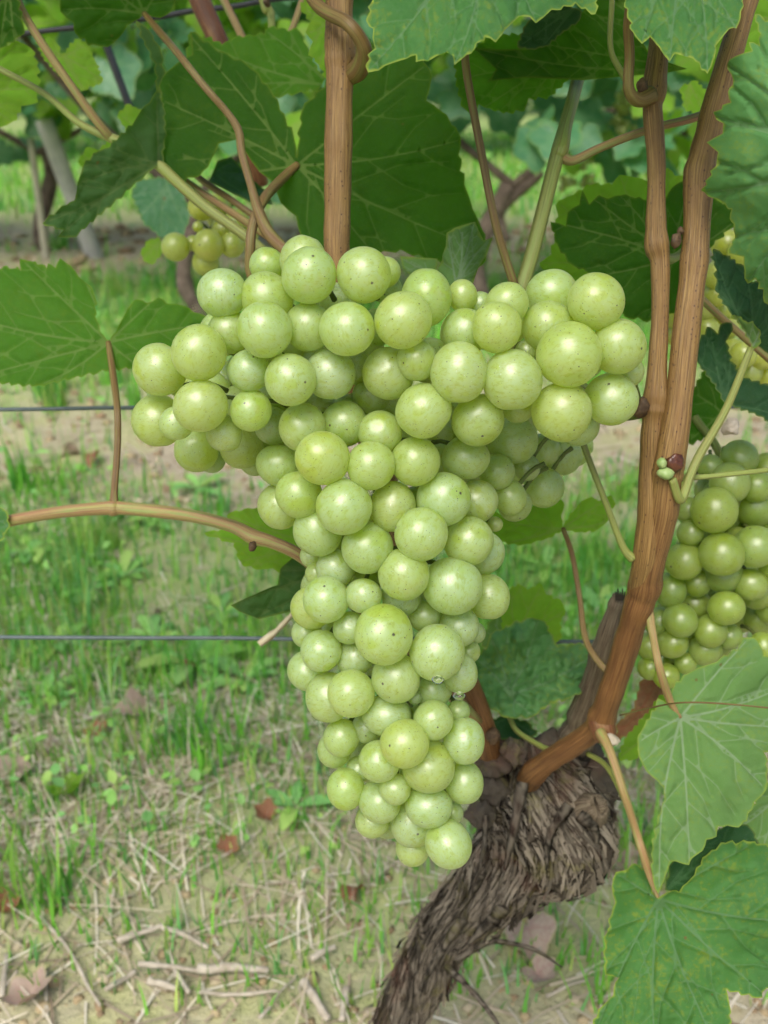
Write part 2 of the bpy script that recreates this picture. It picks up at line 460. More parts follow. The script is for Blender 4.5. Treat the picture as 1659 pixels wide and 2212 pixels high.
M_DRYPINK = leaf_mat("bleached_fallen_leaf", (.44, .33, .26), (.54, .43, .34), (.32, .21, .16), (.45, .30, .25), (.4, .2, .15), .15, .7, .2, mot=.6)
M_STRAW = plain_mat("dry_straw", (.58, .48, .30), (.68, .60, .42), 300, .7, .3, bd=.0005)
M_GRASS = vcol_mat("grass_blades", .5, .35)
M_DRYGRASS = vcol_mat("dry_grass", .7, .15)
M_WEED = vcol_mat("weed_leaves", .45, .3, .4)

def drop_mat():
    m, nt, out = newmat("water"); b = NB(nt)
    p = b.n("ShaderNodeBsdfPrincipled"); p.inputs["Base Color"].default_value = (1, 1, 1, 1); p.inputs["Roughness"].default_value = .02
    p.inputs["Transmission Weight"].default_value = 1; p.inputs["IOR"].default_value = 1.33
    b.link(p.outputs[0], out.inputs[0]); return m
M_WATER = drop_mat()

def bark_mat():
    m, nt, out = newmat("old_vine_bark"); b = NB(nt)
    f = b.attr("fib").outputs["Fac"]; l = b.attr("lump").outputs["Fac"]
    su, cu, al = b.attr("su").outputs["Fac"], b.attr("cu").outputs["Fac"], b.attr("along").outputs["Fac"]
    tc = b.n("ShaderNodeTexCoord")
    n = b.noise(tc.outputs["Object"], 60, 5, .7)
    n2 = b.noise(tc.outputs["Object"], 22, 3, .6)
    fine = b.noise(b.comb(su, cu, b.math('MULTIPLY', al, 6.0)), 16, 4, .7)
    col = b.mix(b.rng(f, -.25, .45), (.014, .010, .007), (.25, .215, .165))
    col = b.mix(b.math('MULTIPLY', b.rng(fine, .48, .66), .5), col, (.27, .235, .18))
    col = b.mix(b.math('MULTIPLY', b.rng(n2, .5, .68), .55), col, (.14, .055, .035))
    col = b.mix(b.math('MULTIPLY', b.rng(n, .54, .68), .6), col, (.17, .155, .055))
    col = b.mix(b.math('MULTIPLY', l, .75), col, (.028, .018, .011))
    p = b.n("ShaderNodeBsdfPrincipled"); b.link(col, p.inputs["Base Color"]); p.inputs["Roughness"].default_value = .92
    p.inputs["Specular IOR Level"].default_value = .2
    b.link(b.bump(b.math('ADD', fine, n), .9, .0022), p.inputs["Normal"])
    b.link(p.outputs[0], out.inputs[0]); return m
M_BARK = bark_mat()

def ground_mat():
    m, nt, out = newmat("vineyard_soil"); b = NB(nt)
    tc = b.n("ShaderNodeTexCoord"); o = tc.outputs["Object"]
    g = b.attr("grassy").outputs["Fac"]
    n1 = b.noise(o, 9, 5, .65); n2 = b.noise(o, 60, 4, .65); n3 = b.noise(o, 260, 3, .7)
    soil = b.mix(b.rng(n1, .35, .65), (.44, .37, .26), (.56, .49, .37))
    soil = b.mix(b.rng(n2, .45, .7, 0, .6), soil, (.26, .20, .135))
    soil = b.mix(b.rng(n3, .62, .75, 0, .5), soil, (.50, .43, .29))
    moss = b.mix(b.rng(n2, .35, .65), (.36, .36, .14), (.50, .47, .25))
    col = b.mix(b.math('MULTIPLY', b.rng(n1, .45, .62), .7), soil, moss)
    turf = b.mix(b.rng(n2, .35, .65), (.17, .34, .06), (.34, .46, .14))
    col = b.mix(g, col, turf)
    p = b.n("ShaderNodeBsdfPrincipled"); b.link(col, p.inputs["Base Color"]); p.inputs["Roughness"].default_value = .95
    p.inputs["Specular IOR Level"].default_value = .15
    b.link(b.bump(b.math('ADD', n2, b.math('MULTIPLY', n3, .5)), .8, .008), p.inputs["Normal"])
    b.link(p.outputs[0], out.inputs[0]); return m
M_GROUND = ground_mat()

# ------------------------------------------------------------------ ground
def grassy(X, Y):
    def band(a, b, s):
        return 1 / (1 + np.exp(-(Y - a) / s)) * 1 / (1 + np.exp((Y - b) / s))
    g = .95 * band(.66, 1.17, .05) + .35 * band(.45, .72, .05) + .95 * band(1.72, 2.55, .10) + .95 / (1 + np.exp(-(Y - 3.5) / .15))
    g = g + .40 * fbm(X * 4 + 3, Y * 4, 0, 11, 3)
    return np.clip(g, 0, 1)

def ground_z(X, Y):
    far = np.clip((np.abs(Y) + np.abs(X) - 6) / 10, 0, 1)
    z = .010 * fbm(X * 3.1, Y * 3.1, 0, 21, 4) + .006 * fbm(X * 17, Y * 17, 0, 31, 3) * (1 - grassy(X, Y) * .5)
    return z * (1 - far)

def axis(lo, hi, fine, n_out, reach):
    a = np.arange(lo, hi + 1e-9, fine)
    k = np.geomspace(fine, reach, n_out)
    return np.concatenate([lo - k[::-1], a, hi + k])
gx = axis(-1.1, 1.1, .011, 46, 160); gy = axis(.25, 3.4, .012, 46, 160)
XX, YY = np.meshgrid(gx, gy, indexing='ij')
ZZ = ground_z(XX, YY)
ii, jj = np.meshgrid(np.arange(len(gx) - 1), np.arange(len(gy) - 1), indexing='ij')
a0 = ii * len(gy) + jj
fc = np.stack([a0, a0 + len(gy), a0 + len(gy) + 1, a0 + 1], -1).reshape(-1, 4)
gme = mesh_np("ground", np.stack([XX.ravel(), YY.ravel(), ZZ.ravel()], 1), fc, M_GROUND)
fattr(gme, "grassy", grassy(XX, YY).ravel() * .75)
ground = link("ground", gme, kind="structure")

# ------------------------------------------------------------------ leaves
def in_poly(pts, poly):
    x, y = pts[:, 0], pts[:, 1]
    n = len(poly); r = np.zeros(len(pts), bool)
    j = n - 1
    for i in range(n):
        xi, yi = poly[i]; xj, yj = poly[j]
        c = ((yi > y) != (yj > y)) & (x < (xj - xi) * (y - yi) / (yj - yi + 1e-12) + xi)
        r ^= c; j = i
    return r

def seg_dist(p, a, b):
    ab = b - a
    t = np.clip(((p - a) @ ab) / (ab @ ab + 1e-9), 0, 1)
    return np.linalg.norm(p - (a + t[:, None] * ab), axis=1)

def toothed(poly, size, amp, r):
    if not size: return np.asarray(poly, float)
    out = []
    P_ = np.asarray(poly, float); n = len(P_)
    area = .5 * np.sum(P_[:, 0] * np.roll(P_[:, 1], -1) - np.roll(P_[:, 0], -1) * P_[:, 1])
    sg = 1 if area > 0 else -1
    for i in range(n):
        a, b = P_[i], P_[(i + 1) % n]
        d = b - a; L = np.linalg.norm(d)
        out.append(a)
        k = int(round(L / size))
        nrm = np.array([d[1], -d[0]]) / (L + 1e-9) * sg
        if k < 1:
            continue
        if k == 1:
            out.append(a + d * .5 + nrm * amp * .25 * r.uniform(.5, 1.3)); continue
        for q in range(k):
            t0 = q / k
            if q: out.append(a + d * t0 - nrm * amp * .15)
            A = amp * r.uniform(.6, 1.25)
            out.append(a + d * (t0 + .42 / k) + nrm * A * .62)
            out.append(a + d * (t0 + .72 / k) + nrm * A)
    return np.array(out)

def vein_net(j, tips, r, sec_gap=34):
    """main veins from the junction to the lobe tips, branches off each"""
    main, sec = [], []
    j = np.asarray(j, float)
    for t in tips:
        t = np.asarray(t, float); d = t - j; L = np.linalg.norm(d)
        nrm = np.array([-d[1], d[0]]) / L
        bow = r.uniform(-.05, .05)
        pts = [j + d * s + nrm * L * bow * math.sin(math.pi * s) for s in np.linspace(0, 1, 9)]
        main += [(pts[i], pts[i + 1], 1.0 - .075 * i) for i in range(8)]
        k = max(3, int(L / sec_gap))
        for q in range(1, k + 1):
            s = (q - .3) / (k + .4)
            o = j + d * s + nrm * L * bow * math.sin(math.pi * s)
            side = 1 if (q % 2) else -1
            ln = L * (1 - s) * .62 + sec_gap * .7
            e1 = o + (d / L * .72 + nrm * side * .70) * ln * .55
            e2 = e1 + (d / L * .88 + nrm * side * .48) * ln * .45
            sec += [(o, e1, 1.0), (e1, e2, .6)]
    return main, sec

def leaf_mesh(name, poly, junction, tips, mat, depth, spacing=7.0, teeth=(24, 7), seed=0, sec_gap=36, quilt=.0012, jitter=.25):
    """outline in flat leaf units; depth(xy) -> (n,3) places"""
    r = np.random.default_rng(seed + 100)
    poly = toothed(poly, teeth[0], teeth[1], r)
    lo, hi = poly.min(0), poly.max(0)
    gx_, gy_ = np.meshgrid(np.arange(lo[0], hi[0], spacing), np.arange(lo[1], hi[1], spacing * .87), indexing='ij')
    gx_ = gx_ + (np.arange(gx_.shape[1]) % 2)[None, :] * spacing * .5
    pts = np.stack([gx_.ravel(), gy_.ravel()], 1)
    pts = pts + r.uniform(-jitter, jitter, pts.shape) * spacing
    pts = pts[in_poly(pts, poly)]
    dmin = np.full(len(pts), 1e9)
    for i in range(len(poly)):
        dmin = np.minimum(dmin, seg_dist(pts, poly[i], poly[(i + 1) % len(poly)]))
    pts = pts[dmin > spacing * .45]
    main, sec = vein_net(junction, tips, r, sec_gap)
    vp = []
    for segs_, st_ in ((main, spacing * .7), (sec, spacing * .8)):
        for a, b, _w in segs_:
            k = max(1, int(np.linalg.norm(np.asarray(b) - np.asarray(a)) / st_))
            vp += [np.asarray(a) + (np.asarray(b) - np.asarray(a)) * q / k for q in range(k)]
    vp = np.array(vp); vp = vp[in_poly(vp, poly)]
    if len(vp):
        dv = np.full(len(vp), 1e9)
        for i in range(len(poly)): dv = np.minimum(dv, seg_dist(vp, poly[i], poly[(i + 1) % len(poly)]))
        vp = vp[dv > spacing * .3]
        dg = np.full(len(pts), 1e9)
        for q in vp: dg = np.minimum(dg, np.abs(pts - q).max(1))
        pts = np.vstack([pts[dg > spacing * .42], vp])
    allp = [Vector((float(a), float(b))) for a, b in np.vstack([poly, pts])]
    n = len(poly)
    res = delaunay_2d_cdt(allp, [(i, (i + 1) % n) for i in range(n)], [], 1, 1e-3)
    V2 = np.array([(v[0], v[1]) for v in res[0]]); tri = np.array([f for f in res[2] if len(f) == 3], np.int32)
    vm = np.full(len(V2), 1e9); vs = np.full(len(V2), 1e9)
    for a, b, w_ in main: vm = np.minimum(vm, seg_dist(V2, np.asarray(a), np.asarray(b)) / w_)
    for a, b, w_ in sec: vs = np.minimum(vs, seg_dist(V2, np.asarray(a), np.asarray(b)) / w_)
    vs = np.minimum(vs, vm)
    V3 = depth(V2)
    # orient the faces towards the viewer's side
    me = mesh_np(name, V3, tri, mat)
    vn = np.zeros(len(V2) * 3, np.float32); me.vertices.foreach_get("normal", vn)
    vn = vn.reshape(-1, 3)
    V3 = V3 + vn * (quilt * (np.clip(vs / 12, 0, 1) - .5))[:, None] * (1 if vn[:, 1].mean() < 0 else -1)
    me.vertices.foreach_set("co", V3.astype(np.float32).ravel()); me.update()
    ed = np.full(len(V2), 1e9)
    for i in range(len(poly)): ed = np.minimum(ed, seg_dist(V2, poly[i], poly[(i + 1) % len(poly)]))
    fattr(me, "vm", vm); fattr(me, "vs", vs); fattr(me, "ed", ed)
    a = me.attributes.new("lp", 'FLOAT_VECTOR', 'POINT')
    lp = np.zeros((len(V2), 3), np.float32); lp[:, :2] = V2 / 400.0
    a.data.foreach_set("vector", lp.ravel())
    return me

JD = {}
def px_leaf(poly, junction, tips, mat, d0, grad=(0, 0), curl=0.0, cup=(0, 0), wave=.004, seed=0, parent=None, label=None, teeth=(24, 7), spacing=7.0, sec_gap=40, crk=.0006):
    """leaf measured off the photograph; d0 distance at the middle, grad metres per 100 units, cup = bend along x / y"""
    pl = np.asarray(poly, float)
    c = (pl.min(0) + pl.max(0)) / 2
    def depth(V2):
        q = (V2 - c) / 100.0
        d = d0 + grad[0] * q[:, 0] + grad[1] * q[:, 1] + cup[0] * q[:, 0] ** 2 + cup[1] * q[:, 1] ** 2 + curl * q[:, 0] * q[:, 1]
        d = d + wave * fbm(q[:, 0] * .9 + seed * 7.3, q[:, 1] * .9, 0, seed, 2)
        d = d + crk * fbm(q[:, 0] * 5 + seed, q[:, 1] * 5, 0, seed + 9, 3)
        return PA(V2[:, 0], V2[:, 1], d)
    me = leaf_mesh("leaf", poly, junction, tips, mat, depth, spacing, teeth, seed, sec_gap)
    q = np.array([junction], float); qq = (q - c) / 100.0
    JD[seed] = float(d0 + grad[0] * qq[0, 0] + grad[1] * qq[0, 1] + cup[0] * qq[0, 0] ** 2 + cup[1] * qq[0, 1] ** 2 + curl * qq[0, 0] * qq[0, 1] + (wave * fbm(qq[:, 0] * .9 + seed * 7.3, qq[:, 1] * .9, 0, seed, 2))[0])
    return link("leaf", me, parent, label)

def generic_outline(seed, teeth=True, n=110):
    r = np.random.default_rng(seed)
    ka = np.radians([0, 30, 60, 96, 128, 158, 176])
    kr = np.array([1.0, .74, .88, .60, .66, .50, .12]) * r.uniform(.93, 1.07, 7)
    th = np.linspace(-math.radians(176), math.radians(176), n)
    rad = np.interp(np.abs(th), ka, kr)
    if teeth: rad = rad * (1 + .07 * (np.abs(((th * 6.2) % 1) - .6) * 2 - .5) * (np.abs(th) < 2.9))
    poly = np.stack([np.sin(th) * rad, np.cos(th) * rad], 1) * 100
    tips = [(math.sin(a) * q * 95, math.cos(a) * q * 95) for a, q in ((0, 1), (1.05, .88), (-1.05, .88), (2.23, .66), (-2.23, .66))]
    return poly, (0, 0), tips

def generic_leaf(name, seed, mat, size, spacing=16, fold=.25, droop=.2):
    """free-standing vine leaf lying in its own xy plane, stalk end at the origin, tip along +y"""
    poly, j, tips = generic_outline(seed)
    def depth(V2):
        q = V2 / 100.0
        z = fold * np.abs(q[:, 0]) ** 1.3 * .6 - droop * q[:, 1] ** 2 + .07 * fbm(q[:, 0] * 2 + seed, q[:, 1] * 2, 0, seed, 2)
        return np.stack([q[:, 0], q[:, 1], z], 1) * size
    return leaf_mesh(name, poly, j, tips, mat, depth, spacing, (0, 0), seed, 40, quilt=size * .012)

# ------------------------------------------------------------------ the vine in front
vine_base = P(815, 2352, .60)
vine_base.z = 0.0
vine = thing("grapevine", vine_base, "old gnarled grapevine with brown canes and large leaves around the bunches", "grapevine")

def trunk():
    pts = [(1185, 1610, .440, 55), (1178, 1650, .437, 84), (1188, 1712, .436, 116), (1180, 1785, .440, 116), (1116, 1868, .452, 90), (1045, 1940, .470, 66),
           (972, 2005, .490, 51), (928, 2072, .508, 50), (895, 2140, .524, 47), (858, 2212, .540, 41), (838, 2285, .565, 50), (815, 2362, .605, 64)]
    p = smooth_path(pts, 30)
    C = PA(p[:, 0], p[:, 1], p[:, 2]); R = p[:, 3] * p[:, 2] / F
    sides = 190
    V, Fq, u, v = tube_np(C, R, sides, 0, True)
    n = len(C); nb = n * sides
    Cx = np.vstack([np.repeat(C, sides, 0), C[0], C[-1]]); Rr = np.append(np.repeat(R, sides), [R[0], R[-1]])
    dirn = V - Cx; dirn /= np.linalg.norm(dirn, axis=1)[:, None] + 1e-9
    ang = u * 2 * np.pi + v * 14            # the grain twists round the stem
    head = np.clip((.10 - v) / .06, 0, 1)
    warp = .8 * fbm(np.cos(ang) * 1.4, np.sin(ang) * 1.4, v * 22, 5, 3)
    fib = fbm(np.cos(ang + warp) * 9, np.sin(ang + warp) * 9, v * 20 + warp, 41, 4)
    rid = 1 - np.abs(fbm(np.cos(ang + warp * .7) * 4.0, np.sin(ang + warp * .7) * 4.0, v * 15, 51, 3)) * 2.2
    lump = fbm(np.cos(u * 6.283) * 1.3 + v * 30, np.sin(u * 6.283) * 1.3, v * 28, 61, 3)
    V = V + dirn * (Rr * (.28 * lump * (1 + .9 * head) + .20 * fib + .13 * rid * (1 - .4 * head) + .16 * head * (np.abs(fbm(u * 38, v * 260, 0, 71, 4)) * 2 - .4)))[:, None]
    me = quads_mesh("trunk", V, Fq, M_BARK)
    fattr(me, "fib", fib + .35 * rid); fattr(me, "lump", np.clip(head * (.75 + lump), 0, 1))
    fattr(me, "su", np.sin(ang)); fattr(me, "cu", np.cos(ang)); fattr(me, "along", v)
    o = link("trunk", me, vine, "twisted old trunk with shaggy grey brown bark")
    # loose fibres and flakes following the grain
    r = np.random.default_rng(3); Vg = V[:nb].reshape(n, sides, 3); Dg = dirn[:nb].reshape(n, sides, 3)
    FV, FF_, fibv, al = [], [], [], []; nv = 0
    for k in range(2600):
        ln = int(r.integers(18, 85)); i0 = int(r.integers(2, n - ln - 2)); j0 = r.integers(sides); wj = 1 if k % 4 else 2; m = 10
        ii_ = np.linspace(i0, i0 + ln, m); jj_ = j0 - np.cumsum(np.full(m, 1)) * ln / m * r.normal(.45, .22) + r.normal() * .5
        a_ = Vg[ii_.astype(int), np.round(jj_).astype(int) % sides]; b_ = Vg[ii_.astype(int), (np.round(jj_).astype(int) + wj) % sides]
        nn = Dg[ii_.astype(int), np.round(jj_).astype(int) % sides]
        t_ = np.linspace(0, 1, m); lift = .0004 + r.uniform(.0002, .0016) * (np.abs(t_ - r.uniform(.2, .8)) * 1.6) ** 2 + (r.random() < .12) * .004 * t_ ** 3
        mid = (a_ + b_) / 2; ta = (1 - .8 * np.abs(2 * t_ - 1) ** 2)[:, None]
        a_ = mid + (a_ - mid) * ta + nn * lift[:, None]; b_ = mid + (b_ - mid) * ta + nn * (lift * .7)[:, None]
        FV.append(np.vstack([a_, b_])); q = np.arange(m - 1)
        FF_.append(np.stack([q, q + 1, q + 1 + m, q + m], -1) + nv); nv += 2 * m
        fibv += [r.uniform(-.35, .75)] * (2 * m); al += list(t_ * .01 + k) * 2
    fm = mesh_np("bark_fibres", np.vstack(FV), np.vstack(FF_), M_BARK)
    fattr(fm, "fib", fibv); fattr(fm, "lump", np.zeros(nv)); fattr(fm, "su", np.zeros(nv)); fattr(fm, "cu", np.zeros(nv)); fattr(fm, "along", al)
    link("bark_fibres", fm, o, kind="stuff")
    return o
TR = trunk()

def ribbon(name, pts, width, mat, parent, twist=.6, label=None):
    """thin flexible strip: x, y, d rows"""
    p = smooth_path(pts, 8); C = PA(p[:, 0], p[:, 1], p[:, 2])
    n = len(C); T = np.gradient(C, axis=0); T /= np.linalg.norm(T, axis=1)[:, None]
    view = np.array([0, -CP, SP]); s = np.linspace(0, 1, n)
    B = np.cross(T, view); B /= np.linalg.norm(B, axis=1)[:, None]
    B = B * np.cos(twist * s)[:, None] + np.cross(T, B) * np.sin(twist * s)[:, None]
    N = np.cross(T, B)
    w = (width * (1 - .75 * s))[:, None] * (1 + .25 * vnoise(s * 9, s * 0, 0, 5))[:, None]
    V = np.vstack([C - B * w / 2, C + N * w * .12, C + B * w / 2, C - N * w * .10])
    i = np.arange(n - 1); F_ = []
    for a, b in ((0, 1), (1, 2), (2, 3), (3, 0)):
        F_.append(np.stack([a * n + i, b * n + i, b * n + i + 1, a * n + i + 1], -1))
    me = mesh_np(name, V, np.vstack(F_), mat)
    for k in ("fib", "su", "cu"): fattr(me, k, rng.uniform(-.3, .6, len(V)))
    fattr(me, "lump", np.zeros(len(V))); fattr(me, "along", np.tile(s * .05, 4))
    return link(name, me, parent, label)

for pts, w in [([(1110, 1985, .452), (1060, 2010, .458), (1010, 2055, .47)], .003), ([(1175, 1960, .444), (1095, 1995, .448), (1040, 2030, .455)], .0025),
               ([(985, 2075, .475), (1060, 2035, .462), (1150, 2050, .455), (1215, 2090, .45)], .0042), ([(960, 2085, .478), (1010, 2130, .47), (1060, 2190, .465), (1095, 2240, .47)], .0040),
               ([(915, 2030, .475), (908, 1990, .468), (912, 1955, .463)], .0040), ([(1050, 1760, .41), (1042, 1850, .412), (1010, 1950, .43)], .0030),
               ([(1090, 1960, .428), (1060, 1990, .44), (1010, 2040, .456)], .008), ([(1230, 1740, .405), (1190, 1800, .402), (1180, 1880, .41)], .006),
               ([(1310, 1700, .425), (1330, 1722, .42), (1352, 1728, .415)], .003), ([(1270, 1800, .42), (1300, 1805, .415), (1325, 1800, .41)], .002),
               ([(1000, 1985, .45), (950, 2060, .465), (905, 2140, .485)], .006), ([(1130, 1690, .40), (1110, 1790, .398), (1090, 1880, .41)], .006),
               ([(1040, 1890, .425), (1000, 1960, .44), (940, 2020, .46)], .005), ([(1250, 1760, .40), (1285, 1790, .40), (1290, 1840, .41)], .006)]:
    ribbon("bark_strip", pts, w, M_BARK, TR, rng.uniform(-.8, .8))

def blob(name, x, y, d, r, mat, parent, squash=(1, 1, 1), seed=0, label=None, rough=.22, sub=3):
    import bmesh
    bm = bmesh.new(); bmesh.ops.create_icosphere(bm, subdivisions=sub, radius=1)
    c = P(x, y, d); rr = r * d / F
    co = np.array([v.co for v in bm.verts])
    nz = 1 + rough * fbm(co[:, 0] * 1.7 + seed * 3, co[:, 1] * 1.7, co[:, 2] * 1.7, seed, 3)
    co = co * nz[:, None] * np.array(squash) * rr + np.array(c)
    for v, q in zip(bm.verts, co): v.co = q
    me = bpy.data.meshes.new(name); bm.to_mesh(me); bm.free()
    me.polygons.foreach_set("use_smooth", np.ones(len(me.polygons), bool)); me.materials.append(mat)
    for k in ("fib", "su", "cu", "along", "lump"): fattr(me, k, np.zeros(len(co)))
    return link(name, me, parent, label)

for k, (x, y, d, r) in enumerate([(1095, 1600, .44, 34), (1070, 1640, .42, 36), (1110, 1622, .41, 26), (1195, 1630, .43, 45), (1250, 1620, .45, 40), (1285, 1690, .43, 45), (1060, 1700, .425, 40), (1040, 1760, .42, 30)]):
    blob("bark_knob", x, y, d, r, M_BARK, TR, (1, 1, 1.1), k, rough=.6, sub=4)
M_CUTWOOD = stem_mat("pruned_wood", (.26, .21, .14), (.09, .06, .04), .9, .5, .85, 30)
# ringed pruning knot on the right of the head
kn = [(1255, 1775, .425, 50), (1276, 1752, .412, 40), (1288, 1742, .405, 27), (1290, 1741, .4045, 14)]
stem("pruning_knot", kn, M_CUTWOOD, TR, 20, 5, .05, "pale healed pruning knot on the trunk")
# old pruned spur with a frayed end
stem("old_spur", [(1240, 1605, .43, 36), (1266, 1520, .415, 28), (1302, 1400, .388, 22), (1330, 1310, .373, 17), (1338, 1288, .371, 14)], M_CUTWOOD, vine, 24, 12, .10, "grey old spur with frayed cut end", .15)
for q in range(5):
    stem("splinter", [(1332 + q * 4, 1296, .367, 3), (1330 + q * 5, 1278 - (q % 2) * 6, .366, 1.5)], M_BARK, vine, 5, 3)

# canes
stem("cane", [(742, -120, .335, 31), (734, -30, .335, 30), (733, 60, .335, 30), (736, 122, .335, 36), (734, 170, .335, 30), (731, 300, .336, 30), (729, 450, .338, 29), (730, 580, .34, 29), (760, 800, .35, 29),
              (850, 1100, .37, 29), (950, 1380, .39, 28), (1010, 1480, .40, 27), (1040, 1560, .405, 26), (1052, 1600, .41, 27), (1062, 1650, .43, 26)], M_CANE, vine, 28, 9, .010, "upright tan cane above the bunch", .05, tint=(1200, 1500))
stem("cane", [(1452, -120, .320, 22), (1432, -20, .318, 22), (1422, 110, .316, 22), (1412, 200, .315, 27), (1410, 240, .315, 21), (1418, 350, .315, 20), (1417, 470, .315, 21), (1419, 530, .315, 27), (1426, 570, .315, 21),
              (1426, 680, .315, 19), (1420, 790, .315, 21), (1416, 870, .315, 27), (1412, 910, .316, 26), (1408, 1010, .318, 28), (1408, 1100, .320, 30), (1396, 1200, .325, 28), (1380, 1270, .333, 22)], M_CANE, vine, 28, 9, .010, "slimmer of the two tan canes right of the bunch", .06)
stem("cane", [(1640, -120, .315, 27), (1600, 40, .314, 27), (1560, 180, .312, 28), (1528, 300, .312, 29), (1510, 380, .312, 33), (1508, 430, .312, 30), (1500, 560, .312, 29), (1482, 720, .312, 28), (1466, 870, .312, 29),
              (1448, 990, .313, 35), (1440, 1030, .315, 33), (1428, 1120, .320, 33), (1402, 1220, .328, 34), (1392, 1270, .334, 36), (1372, 1330, .34, 30), (1345, 1420, .352, 29), (1318, 1500, .362, 27), (1298, 1555, .370, 30),
              (1285, 1575, .374, 27), (1240, 1608, .384, 24), (1190, 1640, .395, 24), (1155, 1668, .405, 27), (1140, 1690, .42, 25)], M_CANE, vine, 28, 9, .008, "thick brown cane rising from the trunk", .07, tint=(1000, 1300))
stem("cane", [(398, -90, .50, 24), (436, 10, .50, 23), (474, 95, .50, 22), (530, 240, .51, 22), (560, 400, .53, 20)], M_CANE_RED, vine, 16, 8, .016, "dark cane behind the leaves at upper left")
stem("cane_stub", [(1296, 1552, .369, 28), (1306, 1585, .368, 27), (1312, 1600, .368, 16)], M_CANE_RED, vine, 20, 5, .02)
blob("cut_scar", 1318, 1598, .362, 18, M_TWIG, vine, (1, 1, .5), 4, rough=.5)
blob("bud", 1430, 1000, .3072, 11, M_BUD, vine, (1, 1, 1.1), 2)
blob("bud", 1438, 1022, .3082, 15, M_BUD, vine, (1.2, 1, .9), 3)
blob("bud_scar", 1456, 1002, .3078, 19, M_SCAR, vine, (1, .6, 1), 5, rough=.6)
for x, y, d, r in ((1384, 880, .312, 17), (1460, 520, .309, 11), (1387, 188, .31, 12), (545, 1180, .325, 9), (1066, 1590, .40, 15), (1470, 499, .31, 7)):
    blob("bud", x, y, d, r, M_DRYBUD, vine, (1, 1, 1.3), int(x), rough=.5)
stem("sprouting_shoot", [(1452, 1035, .309, 9), (1470, 1080, .312, 10), (1490, 1030, .314, 10), (1510, 985, .315, 10), (1570, 880, .314, 9), (1622, 752, .312, 8)], M_PETIOLE, vine, 10, 7)
